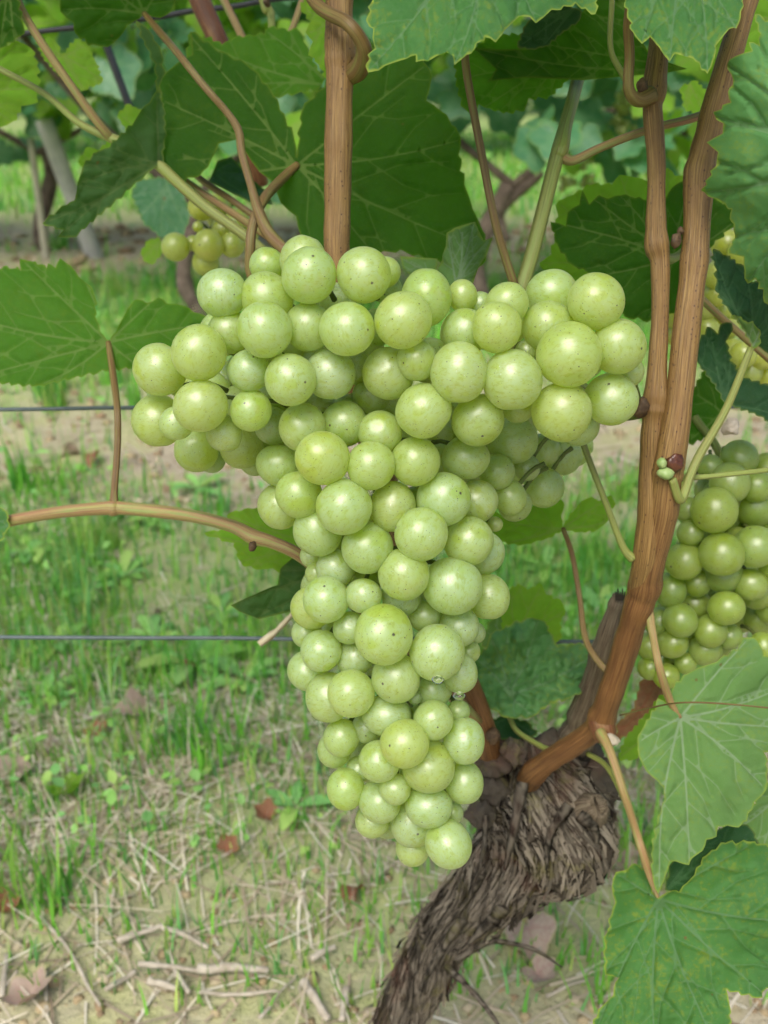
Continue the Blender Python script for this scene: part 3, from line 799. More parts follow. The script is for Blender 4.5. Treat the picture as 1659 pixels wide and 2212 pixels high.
# leaves: outline, stalk joint, lobe tips, material, distance ...
LV = [
 # big leaf over the top middle
 dict(poly=[(812, -150), (790, -60), (805, 0), (797, 56), (808, 66), (808, 103), (793, 153), (836, 144), (877, 127), (899, 123), (900, 136), (927, 131), (964, 114), (977, 120), (983, 137), (1008, 119), (1049, 77), (1067, 94), (1092, 62), (1123, 34), (1160, 46), (1189, 25), (1240, 10), (1284, 35), (1290, -40), (1330, -130), (1260, -260), (1120, -330), (960, -320), (860, -250)],
      junction=(1060, -190), tips=[(793, 153), (983, 137), (1160, 46), (1300, -100), (820, -120), (900, 20)], mat=M_LEAF_TOP, d0=.275, grad=(.004, -.02), cup=(.002, .004), seed=1, teeth=(30, 5), label="broad leaf across the top with yellowish mottling", spacing=6),
 dict(poly=[(1345, -60), (1351, 0), (1368, 71), (1384, 92), (1403, 77), (1426, 108), (1447, 129), (1459, 119), (1489, 121), (1530, 156), (1539, 137), (1547, 96), (1572, 67), (1593, 58), (1605, 0), (1640, -60), (1600, -200), (1480, -260), (1380, -180)],
      junction=(1480, -160), tips=[(1530, 156), (1384, 92), (1593, 58), (1447, 129), (1620, -70)], mat=M_LEAF_TOP, d0=.282, grad=(-.003, -.016), cup=(.003, .003), seed=2, teeth=(28, 5), label="leaf hanging in front of the two canes at the top right", spacing=6),
 dict(poly=[(1634, 33), (1645, 75), (1639, 96), (1620, 94), (1626, 113), (1593, 123), (1568, 137), (1584, 163), (1582, 183), (1576, 200), (1582, 221), (1541, 250), (1564, 267), (1560, 288), (1530, 308), (1555, 329), (1551, 358), (1518, 417), (1551, 429), (1584, 450), (1580, 471), (1589, 483), (1589, 508), (1578, 546), (1610, 554), (1612, 583), (1612, 615), (1634, 600), (1660, 655), (1720, 700), (1800, 640), (1900, 480), (1910, 280), (1830, 120), (1740, 50), (1680, 60)],
      junction=(1860, 330), tips=[(1518, 417), (1541, 250), (1568, 137), (1612, 615), (1700, 690), (1680, 70)], mat=M_LEAF_LIGHT, d0=.262, grad=(-.012, .004), cup=(.003, .002), sec_gap=80, seed=3, teeth=(26, 5), label="serrated pale green leaf at the right edge", spacing=6),
 # back-lit leaf pair of lobes behind the upright cane
 dict(poly=[(641, 340), (636, 300), (592, 210), (545, 150), (470, 110), (412, 71), (416, 120), (385, 138), (345, 175), (350, 210), (346, 250), (355, 300), (352, 345), (375, 400), (440, 372), (456, 345), (475, 312), (515, 300), (530, 330), (560, 370), (590, 395), (606, 440), (640, 470), (650, 510), (700, 545), (792, 545), (864, 541), (942, 562), (1000, 580), (1033, 580), (1048, 562), (1042, 500), (1020, 453), (1002, 400), (989, 337), (995, 297), (955, 244), (920, 219), (933, 166), (917, 137), (860, 90), (760, 130), (700, 190), (655, 235), (647, 300)],
      junction=(641, 357), tips=[(920, 140), (1000, 300), (1045, 540), (800, 540), (380, 395), (412, 78), (350, 215)], mat=M_LEAF_UNDER, d0=.378, grad=(.002, -.004), cup=(.0012, .001), seed=4, teeth=(40, 6), label="wide back-lit leaf behind the upright cane", spacing=8, sec_gap=60),
 dict(poly=[(412, 71), (441, 83), (479, 98), (500, 85), (571, 75), (575, 62), (646, 67), (667, 112), (685, 150), (702, 168), (690, 190), (650, 200), (592, 208), (540, 215), (440, 180), (405, 130)], junction=(712, 185), tips=[(575, 66), (412, 75), (650, 70), (560, 180)], mat=M_LEAF_MID, d0=.425, grad=(.004, -.006), seed=5, teeth=(26, 6), label="back-lit leaf left of the upright cane at the top", spacing=7),
 dict(poly=[(292, 46), (317, 62), (346, 112), (350, 167), (342, 188), (352, 230), (356, 300), (346, 354), (317, 375), (229, 450), (158, 512), (125, 512), (138, 496), (92, 483), (142, 442), (162, 433), (167, 396), (179, 362), (208, 329), (237, 317), (283, 271), (300, 242), (321, 221), (338, 196), (335, 140), (310, 90)], junction=(344, 353), tips=[(95, 483), (165, 400), (240, 317), (340, 195), (130, 510)], mat=M_LEAF_DULL, d0=.365, grad=(.010, .002), cup=(.002, .001), seed=6, teeth=(26, 5), label="folded leaf hanging at upper left with its dull underside out", spacing=7),
 dict(poly=[(120, -120), (130, 0), (130, 25), (158, 50), (162, 71), (200, 96), (233, 102), (258, 83), (275, 54), (292, 46), (312, 30), (345, 38), (371, 25), (379, 0), (400, -90), (330, -180), (200, -200)], junction=(312, 30), tips=[(130, 20), (235, 100), (140, -110), (380, -60), (250, -180)], mat=M_LEAF_UNDER, d0=.392, grad=(.006, .008), seed=7, teeth=(26, 7), label="dark leaf at the top left with stalk joint at its edge"),
 dict(poly=[(-120, 60), (-40, 90), (0, 104), (33, 83), (54, 71), (46, 42), (38, 0), (60, -80), (-60, -150), (-160, -60)], junction=(20, -40), tips=[(30, 85), (-100, 60), (0, 104)], mat=M_LEAF_UNDER, d0=.36, grad=(.005, .006), seed=8, teeth=(26, 7)),
 dict(poly=[(-80, 150), (-30, 105), (0, 108), (37, 88), (67, 104), (79, 142), (83, 183), (75, 225), (46, 229), (29, 262), (0, 275), (-60, 260), (-110, 220)], junction=(-70, 190), tips=[(40, 90), (83, 190), (25, 265), (-20, 270)], mat=M_LEAF_BRIGHT, d0=.42, grad=(.004, .006), seed=9, teeth=(24, 6), label="bright green leaf at the left edge near the top"),
 dict(poly=[(79, 88), (112, 83), (125, 96), (133, 125), (167, 83), (187, 96), (200, 121), (208, 137), (221, 175), (183, 194), (158, 187), (125, 158), (96, 125)], junction=(135, 120), tips=[(80, 90), (185, 95), (221, 175), (185, 193), (100, 128)], mat=M_LEAF_BRIGHT, d0=.47, seed=10, teeth=(15, 5), label="small bright leaf behind the red leaf stalk"),
 dict(poly=[(-160, 640), (-60, 590), (0, 580), (44, 582), (44, 561), (62, 563), (100, 578), (104, 569), (121, 580), (131, 559), (154, 576), (171, 600), (196, 617), (204, 638), (206, 684), (217, 717), (234, 738), (250, 717), (267, 684), (287, 651), (300, 648), (317, 655), (342, 644), (362, 655), (400, 663), (417, 673), (450, 688), (462, 709), (420, 755), (367, 775), (292, 794), (250, 796), (167, 813), (87, 832), (42, 830), (0, 826), (-100, 810), (-180, 740)], junction=(234, 739), tips=[(50, 562), (-150, 650), (-60, 815), (180, 600), (90, 830), (330, 648), (455, 700), (300, 790)], mat=M_LEAF_MID, d0=.375, grad=(.0, -.006), cup=(.0012, .002), seed=11, teeth=(26, 5), label="back-lit leaf with pale veins at the left edge", spacing=7),
 dict(poly=[(440, 1152), (500, 1142), (490, 1112), (545, 1098), (600, 1112), (700, 1130), (760, 1180), (740, 1250), (690, 1265), (610, 1240), (590, 1228), (565, 1230), (520, 1215), (505, 1172)], junction=(740, 1190), tips=[(445, 1152), (495, 1112), (515, 1212), (600, 1235)], mat=M_LEAF_BRIGHT, d0=.372, grad=(.0, -.008), seed=12, teeth=(30, 6), label="yellow green leaf behind the reddish horizontal shoot"),
 dict(poly=[(498, 1308), (530, 1292), (600, 1262), (606, 1228), (640, 1200), (700, 1190), (760, 1240), (720, 1300), (660, 1312), (560, 1338), (515, 1322)], junction=(740, 1230), tips=[(500, 1308), (555, 1335), (605, 1235)], mat=M_LEAF_DULL, d0=.362, grad=(.004, .012), seed=13, teeth=(0, 0), label="folded leaf edge sticking out left of the bunch"),
 dict(poly=[(1040, 1100), (1078, 1112), (1149, 1095), (1211, 1078), (1219, 1090), (1211, 1115), (1216, 1138), (1236, 1107), (1257, 1082), (1278, 1074), (1294, 1082), (1319, 1070), (1330, 1090), (1315, 1105), (1315, 1124), (1290, 1145), (1257, 1149), (1217, 1143), (1186, 1161), (1136, 1176), (1090, 1172), (1040, 1160)], junction=(1216, 1141), tips=[(1085, 1120), (1320, 1075), (1100, 1170), (1315, 1125)], mat=M_LEAF_BRIGHT, d0=.378, grad=(.002, -.006), seed=14, teeth=(22, 4), label="small two-lobed leaf right of the bunch", spacing=6, sec_gap=24),
 dict(poly=[(1259, 410), (1251, 442), (1226, 458), (1222, 488), (1189, 479), (1205, 529), (1234, 571), (1284, 592), (1334, 617), (1351, 683), (1405, 691), (1468, 667), (1489, 583), (1543, 521), (1589, 483), (1580, 454), (1547, 433), (1497, 379), (1459, 400), (1443, 417), (1426, 458), (1401, 435), (1343, 421), (1314, 429), (1293, 423), (1272, 442)], junction=(1455, 560), tips=[(1259, 412), (1192, 480), (1300, 595), (1400, 690), (1345, 425), (1500, 385), (1585, 480)], mat=M_LEAF_UNDER, d0=.352, grad=(.0, .003), cup=(.0015, .002), seed=15, teeth=(30, 5), label="dark back-lit leaf behind the slim cane"),
 dict(poly=[(1165, 568), (1190, 550), (1205, 500), (1205, 435), (1239, 421), (1276, 400), (1322, 400), (1339, 377), (1368, 383), (1401, 392), (1443, 363), (1459, 379), (1484, 383), (1500, 460), (1460, 600), (1400, 660), (1280, 650), (1200, 610)], junction=(1440, 590), tips=[(1340, 378), (1210, 440), (1168, 568), (1445, 365)], mat=M_LEAF_BRIGHT, d0=.395, grad=(.0, .004), seed=16, teeth=(26, 6), label="lighter green leaf behind the dark one near the canes"),
 dict(poly=[(984, 130), (984, 171), (1001, 233), (1022, 250), (1034, 225), (1060, 236), (1093, 242), (1134, 237), (1143, 212), (1184, 208), (1218, 179), (1260, 120), (1180, 70), (1060, 80)], junction=(1230, 110), tips=[(990, 170), (1020, 248), (1130, 236), (1190, 206)], mat=M_LEAF_MID, d0=.365, grad=(.002, .006), seed=17, teeth=(20, 6), label="lit green leaf hanging under the broad top leaf"),
 dict(poly=[(1022, 104), (1072, 108), (1134, 106), (1176, 92), (1259, 25), (1300, -30), (1351, -10), (1370, 60), (1405, 120), (1484, 150), (1440, 158), (1384, 162), (1259, 173), (1134, 167), (1059, 175), (1051, 180), (1072, 150)], junction=(1488, 150), tips=[(1054, 178), (1030, 105), (1180, 95), (1330, -10)], mat=M_LEAF_UNDER, d0=.345, grad=(-.004, .004), seed=18, teeth=(0, 0), label="leaf seen edge-on from below at upper right"),
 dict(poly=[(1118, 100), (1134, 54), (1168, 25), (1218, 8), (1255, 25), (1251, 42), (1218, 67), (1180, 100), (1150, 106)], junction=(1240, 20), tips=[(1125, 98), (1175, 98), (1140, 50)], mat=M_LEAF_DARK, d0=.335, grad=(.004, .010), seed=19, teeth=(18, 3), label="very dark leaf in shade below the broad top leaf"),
 dict(poly=[(1580, 150), (1592, 90), (1608, 30), (1640, -20), (1700, -60), (1780, 0), (1760, 120), (1690, 160), (1640, 170)], junction=(1720, 40), tips=[(1585, 145), (1610, 30), (1690, 155)], mat=M_LEAF_BRIGHT, d0=.37, seed=20, teeth=(24, 6)),
 dict(poly=[(1470, 190), (1500, 175), (1525, 200), (1520, 250), (1480, 235)], junction=(1490, 180), tips=[(1520, 245), (1480, 230)], mat=M_LEAF_BRIGHT, d0=.42, seed=21, teeth=(14, 4)),
 dict(poly=[(1027, 478), (1034, 500), (1042, 520), (1066, 512), (1050, 550), (1036, 578), (1020, 612), (980, 625), (942, 600), (955, 560), (961, 531), (964, 503), (985, 494)], junction=(985, 620), tips=[(1027, 480), (1064, 513), (965, 505), (1000, 500)], mat=M_LEAF_PALE, d0=.338, grad=(.012, -.004), cup=(.05, 0), seed=22, teeth=(0, 0), label="small pleated leaf standing behind the bunch", spacing=4, sec_gap=22),
 dict(poly=[(864, 553), (886, 556), (945, 562), (942, 590), (900, 600), (880, 590), (870, 575)], junction=(940, 590), tips=[(866, 555), (890, 592)], mat=M_LEAF_PALE, d0=.362, grad=(.0, -.03), seed=23, teeth=(0, 0), spacing=5),  # pale colour stands in for the gloss on this leaf's upper side
 dict(poly=[(650, 20), (668, -30), (700, -40), (716, 10), (712, 90), (716, 160), (705, 172), (690, 140), (668, 112), (676, 90), (660, 70), (672, 45)], junction=(716, 40), tips=[(655, 20), (665, 72), (690, 140)], mat=M_LEAF_BRIGHT, d0=.40, grad=(.004, 0), seed=24, teeth=(20, 6), label="bright leaf tucked behind the upright cane at the top"),
 # right side, among the second bunch
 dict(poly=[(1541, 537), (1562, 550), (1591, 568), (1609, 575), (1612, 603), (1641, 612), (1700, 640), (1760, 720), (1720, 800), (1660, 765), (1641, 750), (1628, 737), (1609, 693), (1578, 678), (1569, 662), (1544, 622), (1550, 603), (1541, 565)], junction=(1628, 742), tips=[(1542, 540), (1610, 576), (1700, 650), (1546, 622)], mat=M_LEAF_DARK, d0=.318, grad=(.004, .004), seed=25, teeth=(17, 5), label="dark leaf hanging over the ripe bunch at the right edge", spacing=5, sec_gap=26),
 dict(poly=[(1580, 680), (1605, 690), (1628, 700), (1642, 712), (1640, 745), (1628, 754), (1618, 735), (1600, 705)], junction=(1626, 748), tips=[(1585, 682), (1640, 715)], mat=M_LEAF_PALE, d0=.311, grad=(-.006, .01), seed=26, teeth=(14, 3), spacing=4),
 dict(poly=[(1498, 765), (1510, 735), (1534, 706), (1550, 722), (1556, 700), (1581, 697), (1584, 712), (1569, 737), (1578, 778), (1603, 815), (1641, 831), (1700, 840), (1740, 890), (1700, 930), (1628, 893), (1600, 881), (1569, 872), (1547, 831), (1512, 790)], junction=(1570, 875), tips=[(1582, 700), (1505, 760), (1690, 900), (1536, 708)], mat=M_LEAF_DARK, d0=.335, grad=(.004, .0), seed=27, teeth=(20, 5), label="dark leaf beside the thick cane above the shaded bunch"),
 dict(poly=[(1495, 850), (1520, 800), (1560, 840), (1575, 880), (1540, 935), (1490, 960), (1470, 900)], junction=(1560, 890), tips=[(1500, 850), (1490, 950)], mat=M_LEAF_UNDER, d0=.40, seed=28, teeth=(20, 5)),
 # lower right
 dict(poly=[(1378, 1590), (1391, 1571), (1415, 1534), (1419, 1509), (1441, 1521), (1453, 1487), (1484, 1456), (1509, 1443), (1547, 1431), (1594, 1403), (1603, 1379), (1628, 1379), (1641, 1396), (1648, 1418), (1690, 1440), (1710, 1480), (1680, 1510), (1740, 1560), (1720, 1620), (1690, 1610), (1650, 1625), (1656, 1676), (1653, 1707), (1628, 1732), (1603, 1776), (1594, 1787), (1569, 1783), (1550, 1785), (1548, 1807), (1525, 1813), (1516, 1838), (1494, 1854), (1487, 1868), (1459, 1860), (1447, 1863), (1437, 1895), (1422, 1929), (1416, 1920), (1409, 1888), (1409, 1832), (1419, 1782), (1437, 1729), (1434, 1701), (1422, 1688), (1397, 1667), (1381, 1635), (1378, 1607)], junction=(1470, 1550), tips=[(1615, 1382), (1700, 1480), (1650, 1700), (1490, 1862), (1424, 1920), (1384, 1600), (1720, 1570)], mat=M_LEAF_PALE, d0=.328, grad=(.002, -.004), cup=(.0025, .0008), seed=29, teeth=(28, 5), label="pale leaf underside drooping at the lower right", spacing=6, sec_gap=48),
 dict(poly=[(1331, 1885), (1356, 1879), (1372, 1867), (1387, 1876), (1400, 1863), (1406, 1898), (1409, 1926), (1421, 1937), (1453, 1920), (1466, 1924), (1484, 1907), (1500, 1888), (1525, 1851), (1566, 1823), (1612, 1820), (1659, 1832), (1720, 1870), (1760, 1960), (1740, 2060), (1690, 2125), (1653, 2135), (1644, 2154), (1569, 2138), (1575, 2170), (1572, 2240), (1520, 2310), (1430, 2340), (1340, 2300), (1284, 2218), (1297, 2176), (1325, 2151), (1328, 2120), (1337, 2113), (1309, 2107), (1311, 2020), (1322, 1982), (1331, 1951), (1322, 1917)], junction=(1421, 1940), tips=[(1420, 2330), (1290, 2215), (1650, 2145), (1750, 1990), (1620, 1824), (1335, 1887), (1560, 2280)], mat=M_LEAF_TOP, d0=.305, grad=(-.002, -.010), cup=(.0022, .0016), seed=30, teeth=(26, 5), label="large mottled green leaf in the bottom right corner", spacing=6, sec_gap=52),
 dict(poly=[(1436, 1922), (1450, 1865), (1500, 1830), (1545, 1800), (1575, 1775), (1620, 1790), (1640, 1830), (1610, 1845), (1520, 1880), (1470, 1930)], junction=(1440, 1925), tips=[(1570, 1780), (1620, 1810)], mat=M_LEAF_DARK, d0=.345, grad=(.004, -.01), seed=31, teeth=(24, 4)),
 dict(poly=[(1585, 1795), (1630, 1735), (1655, 1690), (1700, 1680), (1760, 1760), (1720, 1850), (1640, 1830)], junction=(1700, 1700), tips=[(1590, 1795), (1650, 1828)], mat=M_LEAF_PALE, d0=.37, seed=32, teeth=(24, 5), label="leaf behind the drooping pale one at the right edge"),
 dict(poly=[(1335, 1640), (1352, 1592), (1400, 1540), (1430, 1500), (1470, 1520), (1450, 1590), (1400, 1600), (1370, 1640)], junction=(1450, 1530), tips=[(1340, 1635), (1410, 1530)], mat=M_LEAF_BRIGHT, d0=.40, seed=33, teeth=(18, 5)),
 # leaf on the spur behind the bunch tip
 dict(poly=[(1000, 1440), (1025, 1425), (1050, 1400), (1060, 1372), (1100, 1352), (1150, 1334), (1175, 1340), (1192, 1380), (1205, 1398), (1260, 1392), (1282, 1410), (1284, 1450), (1262, 1490), (1225, 1512), (1190, 1516), (1150, 1548), (1100, 1550), (1050, 1528), (1015, 1490)], junction=(1100, 1500), tips=[(1165, 1340), (1275, 1420), (1030, 1425), (1150, 1545), (1060, 1380)], mat=M_LEAF_LIGHT, d0=.412, grad=(.002, -.010), wave=.022, crk=.007, seed=34, teeth=(22, 4), label="crinkled dark leaf behind the tip of the bunch", spacing=6, sec_gap=26),
 dict(poly=[(1085, 1310), (1100, 1275), (1125, 1262), (1140, 1276), (1170, 1262), (1180, 1285), (1212, 1300), (1222, 1320), (1208, 1345), (1212, 1380), (1190, 1395), (1120, 1390), (1085, 1360)], junction=(1120, 1380), tips=[(1170, 1265), (1220, 1318), (1105, 1275)], mat=M_LEAF_BRIGHT, d0=.445, grad=(0, -.008), seed=35, teeth=(18, 4), label="yellow edged leaf above the crinkled dark leaf"),
 dict(poly=[(1050, 1560), (1090, 1545), (1140, 1560), (1160, 1585), (1130, 1600), (1080, 1595)], junction=(1100, 1550), tips=[(1155, 1585), (1060, 1565)], mat=M_LEAF_DARK, d0=.43, seed=36, teeth=(18, 4)),
 dict(poly=[(1370, 1530), (1385, 1470), (1420, 1460), (1432, 1500), (1400, 1540), (1360, 1580), (1330, 1600), (1335, 1560)], junction=(1420, 1470), tips=[(1335, 1590), (1380, 1480)], mat=M_DRYLEAF, d0=.42, wave=.012, seed=37, teeth=(18, 4), label="withered brown leaf behind the red brown cane"),
 dict(poly=[(1030, 1640), (1060, 1620), (1110, 1600), (1125, 1630), (1080, 1660), (1040, 1665)], junction=(1110, 1610), tips=[(1035, 1650)], mat=M_DRYLEAF, d0=.44, wave=.012, seed=38, teeth=(18, 4), label="withered reddish leaf at the trunk head"),
 dict(poly=[(-120, 1120), (-40, 1080), (0, 1095), (16, 1105), (18, 1140), (2, 1168), (-60, 1200), (-130, 1180)], junction=(-60, 1140), tips=[(14, 1120), (0, 1166)], mat=M_LEAF_TOP, d0=.35, seed=39, teeth=(18, 4)),
 dict(poly=[(452, 395), (470, 350), (500, 340), (540, 385), (580, 420), (590, 445), (540, 440), (490, 410)], junction=(462, 372), tips=[(588, 440), (500, 345)], mat=M_LEAF_DARK, d0=.41, grad=(0, -.02), seed=40, teeth=(0, 0)),
 dict(poly=[(284, 420), (300, 390), (350, 385), (395, 410), (410, 470), (395, 510), (350, 515), (310, 480)], junction=(360, 395), tips=[(300, 470), (400, 490), (350, 510)], mat=M_LEAF_BG, d0=.62, seed=41, teeth=(18, 4)),
 dict(poly=[(170, 345), (190, 318), (215, 325), (240, 300), (290, 310), (300, 350), (260, 380), (220, 370), (195, 400)], junction=(260, 320), tips=[(175, 345), (200, 395), (290, 350)], mat=M_LEAF_BRIGHT, d0=.46, seed=42, teeth=(18, 4)),
 dict(poly=[(304, 545), (320, 520), (345, 515), (350, 545), (330, 572), (312, 565)], junction=(345, 520), tips=[(308, 560), (330, 570)], mat=M_LEAF_BRIGHT, d0=.60, seed=43, teeth=(14, 3)),
 dict(poly=[(1040, 1390), (1060, 1340), (1100, 1320), (1130, 1345), (1120, 1400), (1080, 1420)], junction=(1110, 1400), tips=[(1065, 1345), (1128, 1350)], mat=M_LEAF_PALE, d0=.455, seed=45, teeth=(16, 4)),
 dict(poly=[(1345, 1290), (1375, 1240), (1400, 1250), (1405, 1310), (1380, 1350), (1350, 1340)], junction=(1390, 1330), tips=[(1350, 1292), (1385, 1245)], mat=M_LEAF_BRIGHT, d0=.42, seed=46, teeth=(16, 4)),
 dict(poly=[(255, 250), (275, 225), (320, 245), (360, 300), (330, 330), (285, 300)], junction=(330, 300), tips=[(260, 250), (300, 240)], mat=M_LEAF_BRIGHT, d0=.47, seed=44, teeth=(14, 3)),
]
LEAF = {L['seed']: px_leaf(parent=vine, **L) for L in LV}

# thin stems and leaf stalks: x, y, distance, radius
PET = "petiole"
stem(PET, [(1003, 100, .30, 9), (1010, 170, .302, 9), (1040, 330, .306, 9), (1072, 490, .31, 9), (1112, 620, .315, 10)], M_PETIOLE_BROWN, LEAF[1])
stem("shoot", [(1275, 40, .385, 14), (1262, 100, .375, 14), (1246, 180, .358, 14), (1222, 270, .338, 15), (1211, 320, .33, 19), (1200, 350, .33, 16), (1172, 460, .328, 16), (1146, 560, .326, 16), (1122, 640, .325, 16), (1100, 760, .33, 15)], M_PETIOLE, vine, 14, 7, .03)
stem(PET, [(1215, 340, .33, 13), (1240, 346, .33, 10), (1300, 318, .33, 9), (1400, 280, .332, 9), (1512, 250, .335, 9), (1600, 200, .34, 8)], M_SHOOT, vine)
stem(PET, [(1408, 205, .312, 20), (1378, 216, .31, 15), (1358, 190, .308, 12), (1360, 120, .306, 11), (1358, 40, .30, 11), (1380, -80, .29, 10)], M_PETIOLE_BROWN, LEAF[2])
stem(PET, [(1322, 0, .33, 6), (1319, 104, .33, 6), (1345, 160, .328, 7), (1372, 208, .32, 7)], M_PETIOLE, LEAF[19])
stem("shoot", [(-80, 1150, .355, 13), (20, 1125, .352, 13), (130, 1106, .348, 13), (225, 1098, .345, 15), (244, 1098, .345, 18), (265, 1098, .345, 15), (400, 1112, .341, 14), (500, 1136, .338, 14), (548, 1160, .336, 17), (590, 1172, .335, 14), (660, 1208, .335, 14), (760, 1300, .345, 14), (900, 1420, .37, 14), (1030, 1560, .40, 14)], M_SHOOT, vine, 16, 8, .02, "reddish horizontal shoot left of the bunch")
stem(PET, [(246, 1090, .345, 12), (247, 1060, .346, 8), (254, 960, .35, 7.5), (253, 880, .352, 7.5), (243, 800, JD[11] - .006, 7.5), (234, 739, JD[11] + .001, 6)], M_PETIOLE_BROWN, LEAF[11])
stem(PET, [(1250, 930, .325, 7), (1275, 1000, .325, 7), (1312, 1095, .325, 7), (1345, 1180, .325, 8), (1368, 1208, .325, 11)], M_PETIOLE, vine)
stem(PET, [(1216, 1141, JD[14] + .001, 5), (1235, 1195, JD[14] - .004, 6), (1252, 1290, .368, 6), (1262, 1370, .366, 7), (1280, 1412, .365, 7), (1308, 1446, .362, 8), (1336, 1462, .360, 9)], M_PETIOLE_BROWN, LEAF[14])
stem(PET, [(1400, 1310, .338, 11), (1410, 1370, .335, 9), (1424, 1440, .33, 9), (1446, 1510, JD[29], 9), (1470, 1550, JD[29] + .001, 4)], M_SHOOT, LEAF[29])
stem(PET, [(1296, 1580, .362, 12), (1318, 1625, .355, 10), (1350, 1720, .348, 9), (1380, 1815, JD[30] + .005, 9), (1404, 1890, JD[30] + .004, 9), (1421, 1939, JD[30] + .001, 4)], M_SHOOT, LEAF[30])
stem(PET, [(1270, 1628, .385, 6), (1310, 1655, .375, 6), (1345, 1720, .36, 6), (1375, 1800, .345, 7), (1408, 1870, .33, 7)], M_PETIOLE, LEAF[31])
stem(PET, [(1100, 1548, .415, 6), (1118, 1580, .412, 6), (1165, 1610, .405, 6), (1190, 1622, .40, 7)], M_PETIOLE, LEAF[34])
stem("tendril", [(1340, 1545, .36, 2), (1400, 1530, .34, 2), (1470, 1518, .315, 2), (1560, 1520, .31, 2), (1690, 1532, .31, 2)], M_PETIOLE_BROWN, vine, 6)
stem("tendril", [(1470, 1032, .32, 9), (1520, 1030, .318, 6), (1600, 1022, .315, 6), (1700, 1010, .315, 6)], M_PETIOLE, vine, 8)
stem(PET, [(20, -40, .37, 9), (60, 45, .372, 9), (150, 180, .378, 9), (228, 285, .386, 10), (262, 312, .394, 9)], M_SHOOT, LEAF[8])
stem("shoot", [(-60, 120, .40, 7), (20, 160, .40, 7), (100, 205, .395, 7), (170, 265, .39, 8), (240, 298, .388, 11), (300, 325, .386, 12), (345, 358, .385, 13), (437, 442, .382, 12), (533, 512, .38, 12), (600, 570, .38, 12), (760, 700, .38, 12)], M_PETIOLE, vine, 12, 7, .02)
stem(PET, [(345, 352, .387, 9), (420, 405, .39, 8), (550, 492, .395, 8), (620, 540, .40, 8)], M_SHOOT, LEAF[6])
stem(PET, [(390, 350, .41, 7), (440, 392, .405, 7), (500, 432, .40, 7), (570, 485, .40, 7), (640, 560, .40, 7)], M_PETIOLE_BROWN, LEAF[40])
stem(PET, [(312, 30, JD[7] + .001, 6), (350, 75, JD[7] - .02, 8), (380, 110, .348, 8), (440, 185, .342, 8), (492, 245, .343, 8), (516, 285, .343, 9), (522, 330, .343, 9), (542, 400, .342, 9), (560, 460, .34, 12), (585, 510, .338, 14), (640, 560, .335, 13), (700, 600, .335, 13)], M_PETIOLE_BROWN, LEAF[7])
stem(PET, [(642, 356, JD[4] + .001, 8), (612, 384, JD[4] - .006, 11), (570, 430, .345, 11), (548, 480, .343, 11), (541, 530, .342, 11), (545, 600, .345, 11), (600, 680, .35, 11)], M_PETIOLE_BROWN, LEAF[4])
stem(PET, [(702, 430, .40, 6), (672, 480, .40, 6), (640, 530, .40, 6)], M_SHOOT, LEAF[5])
stem(PET, [(462, -40, .47, 9), (496, 25, .47, 9), (528, 92, .47, 9), (570, 200, .47, 9)], M_SHOOT, vine)
stem("shoot", [(560, -40, .44, 9), (575, 15, .44, 12), (585, 30, .44, 9), (588, 65, .44, 8), (600, 160, .45, 8)], M_PETIOLE, vine)
blob("bud", 577, 4, .432, 8, M_DRYBUD, vine, (1, 1, 1.3), 77, rough=.5)
stem(PET, [(665, -40, .45, 7), (648, 15, .45, 7), (628, 70, .45, 7), (600, 130, .45, 7)], M_SHOOT, vine)
stem("shoot", [(600, -160, .335, 12), (677, 0, .328, 14), (750, 50, .318, 15), (782, 92, .320, 16), (786, 125, .325, 20), (772, 152, .331, 22), (748, 166, .336, 20)], M_PETIOLE_BROWN, vine, 14, 8, .02)
stem(PET, [(1470, 600, .36, 8), (1525, 655, .36, 8), (1580, 705, .365, 8), (1690, 800, .37, 8)], M_SHOOT, vine)
stem(PET, [(1420, 545, .33, 10), (1445, 560, .335, 11), (1470, 548, .34, 9), (1500, 520, .345, 8)], M_PETIOLE, LEAF[15])

# the vine's own foliage above the picture, unseen, added to shade upper leaves
def crown_above():
    r = np.random.default_rng(77); VV, FF, LL, VMS = [], [], [], []; nv = 0
    for k in range(110):
        x = r.uniform(-.7, .75); y = r.uniform(.22, .62); z = r.uniform(.74, 1.15)
        nrm = Vector((r.normal() * .5, -.3 + r.normal() * .5, 1)).normalized(); tip = Vector((r.normal(), r.normal() - .5, -.6)); tip = (tip - nrm * tip.dot(nrm)).normalized()
        M3 = np.array(Matrix((tip.cross(nrm).normalized(), tip, nrm)).transposed())
        q, f = low_leaf(300 + k % 7)
        q = q * r.uniform(.045, .07)
        VV.append(q @ M3.T + np.array([x, y, z])); FF.append(f + nv); nv += len(q); LL.append(q * 8 + r.random(3) * 9)
    me = mesh_np("crown", np.vstack(VV), np.vstack(FF), M_LEAF_TOP)
    fattr(me, "vm", np.full(nv, 50.0)); fattr(me, "vs", np.full(nv, 50.0)); fattr(me, "ed", np.full(nv, 50.0))
    at_ = me.attributes.new("lp", 'FLOAT_VECTOR', 'POINT'); at_.data.foreach_set("vector", np.vstack(LL).astype(np.float32).ravel())
    link("crown", me, vine, kind="stuff")
def low_leaf(seed):
    poly, j, tips = generic_outline(seed, False, 17)
    q = np.vstack([poly / 100, [[0, .15]]])
    z = .25 * np.abs(q[:, 0]) ** 1.3 - .2 * q[:, 1] ** 2
    n = len(poly)
    f = np.array([(i, (i + 1) % n, n) for i in range(n)])
    return np.stack([q[:, 0], q[:, 1], z], 1), f
crown_above()

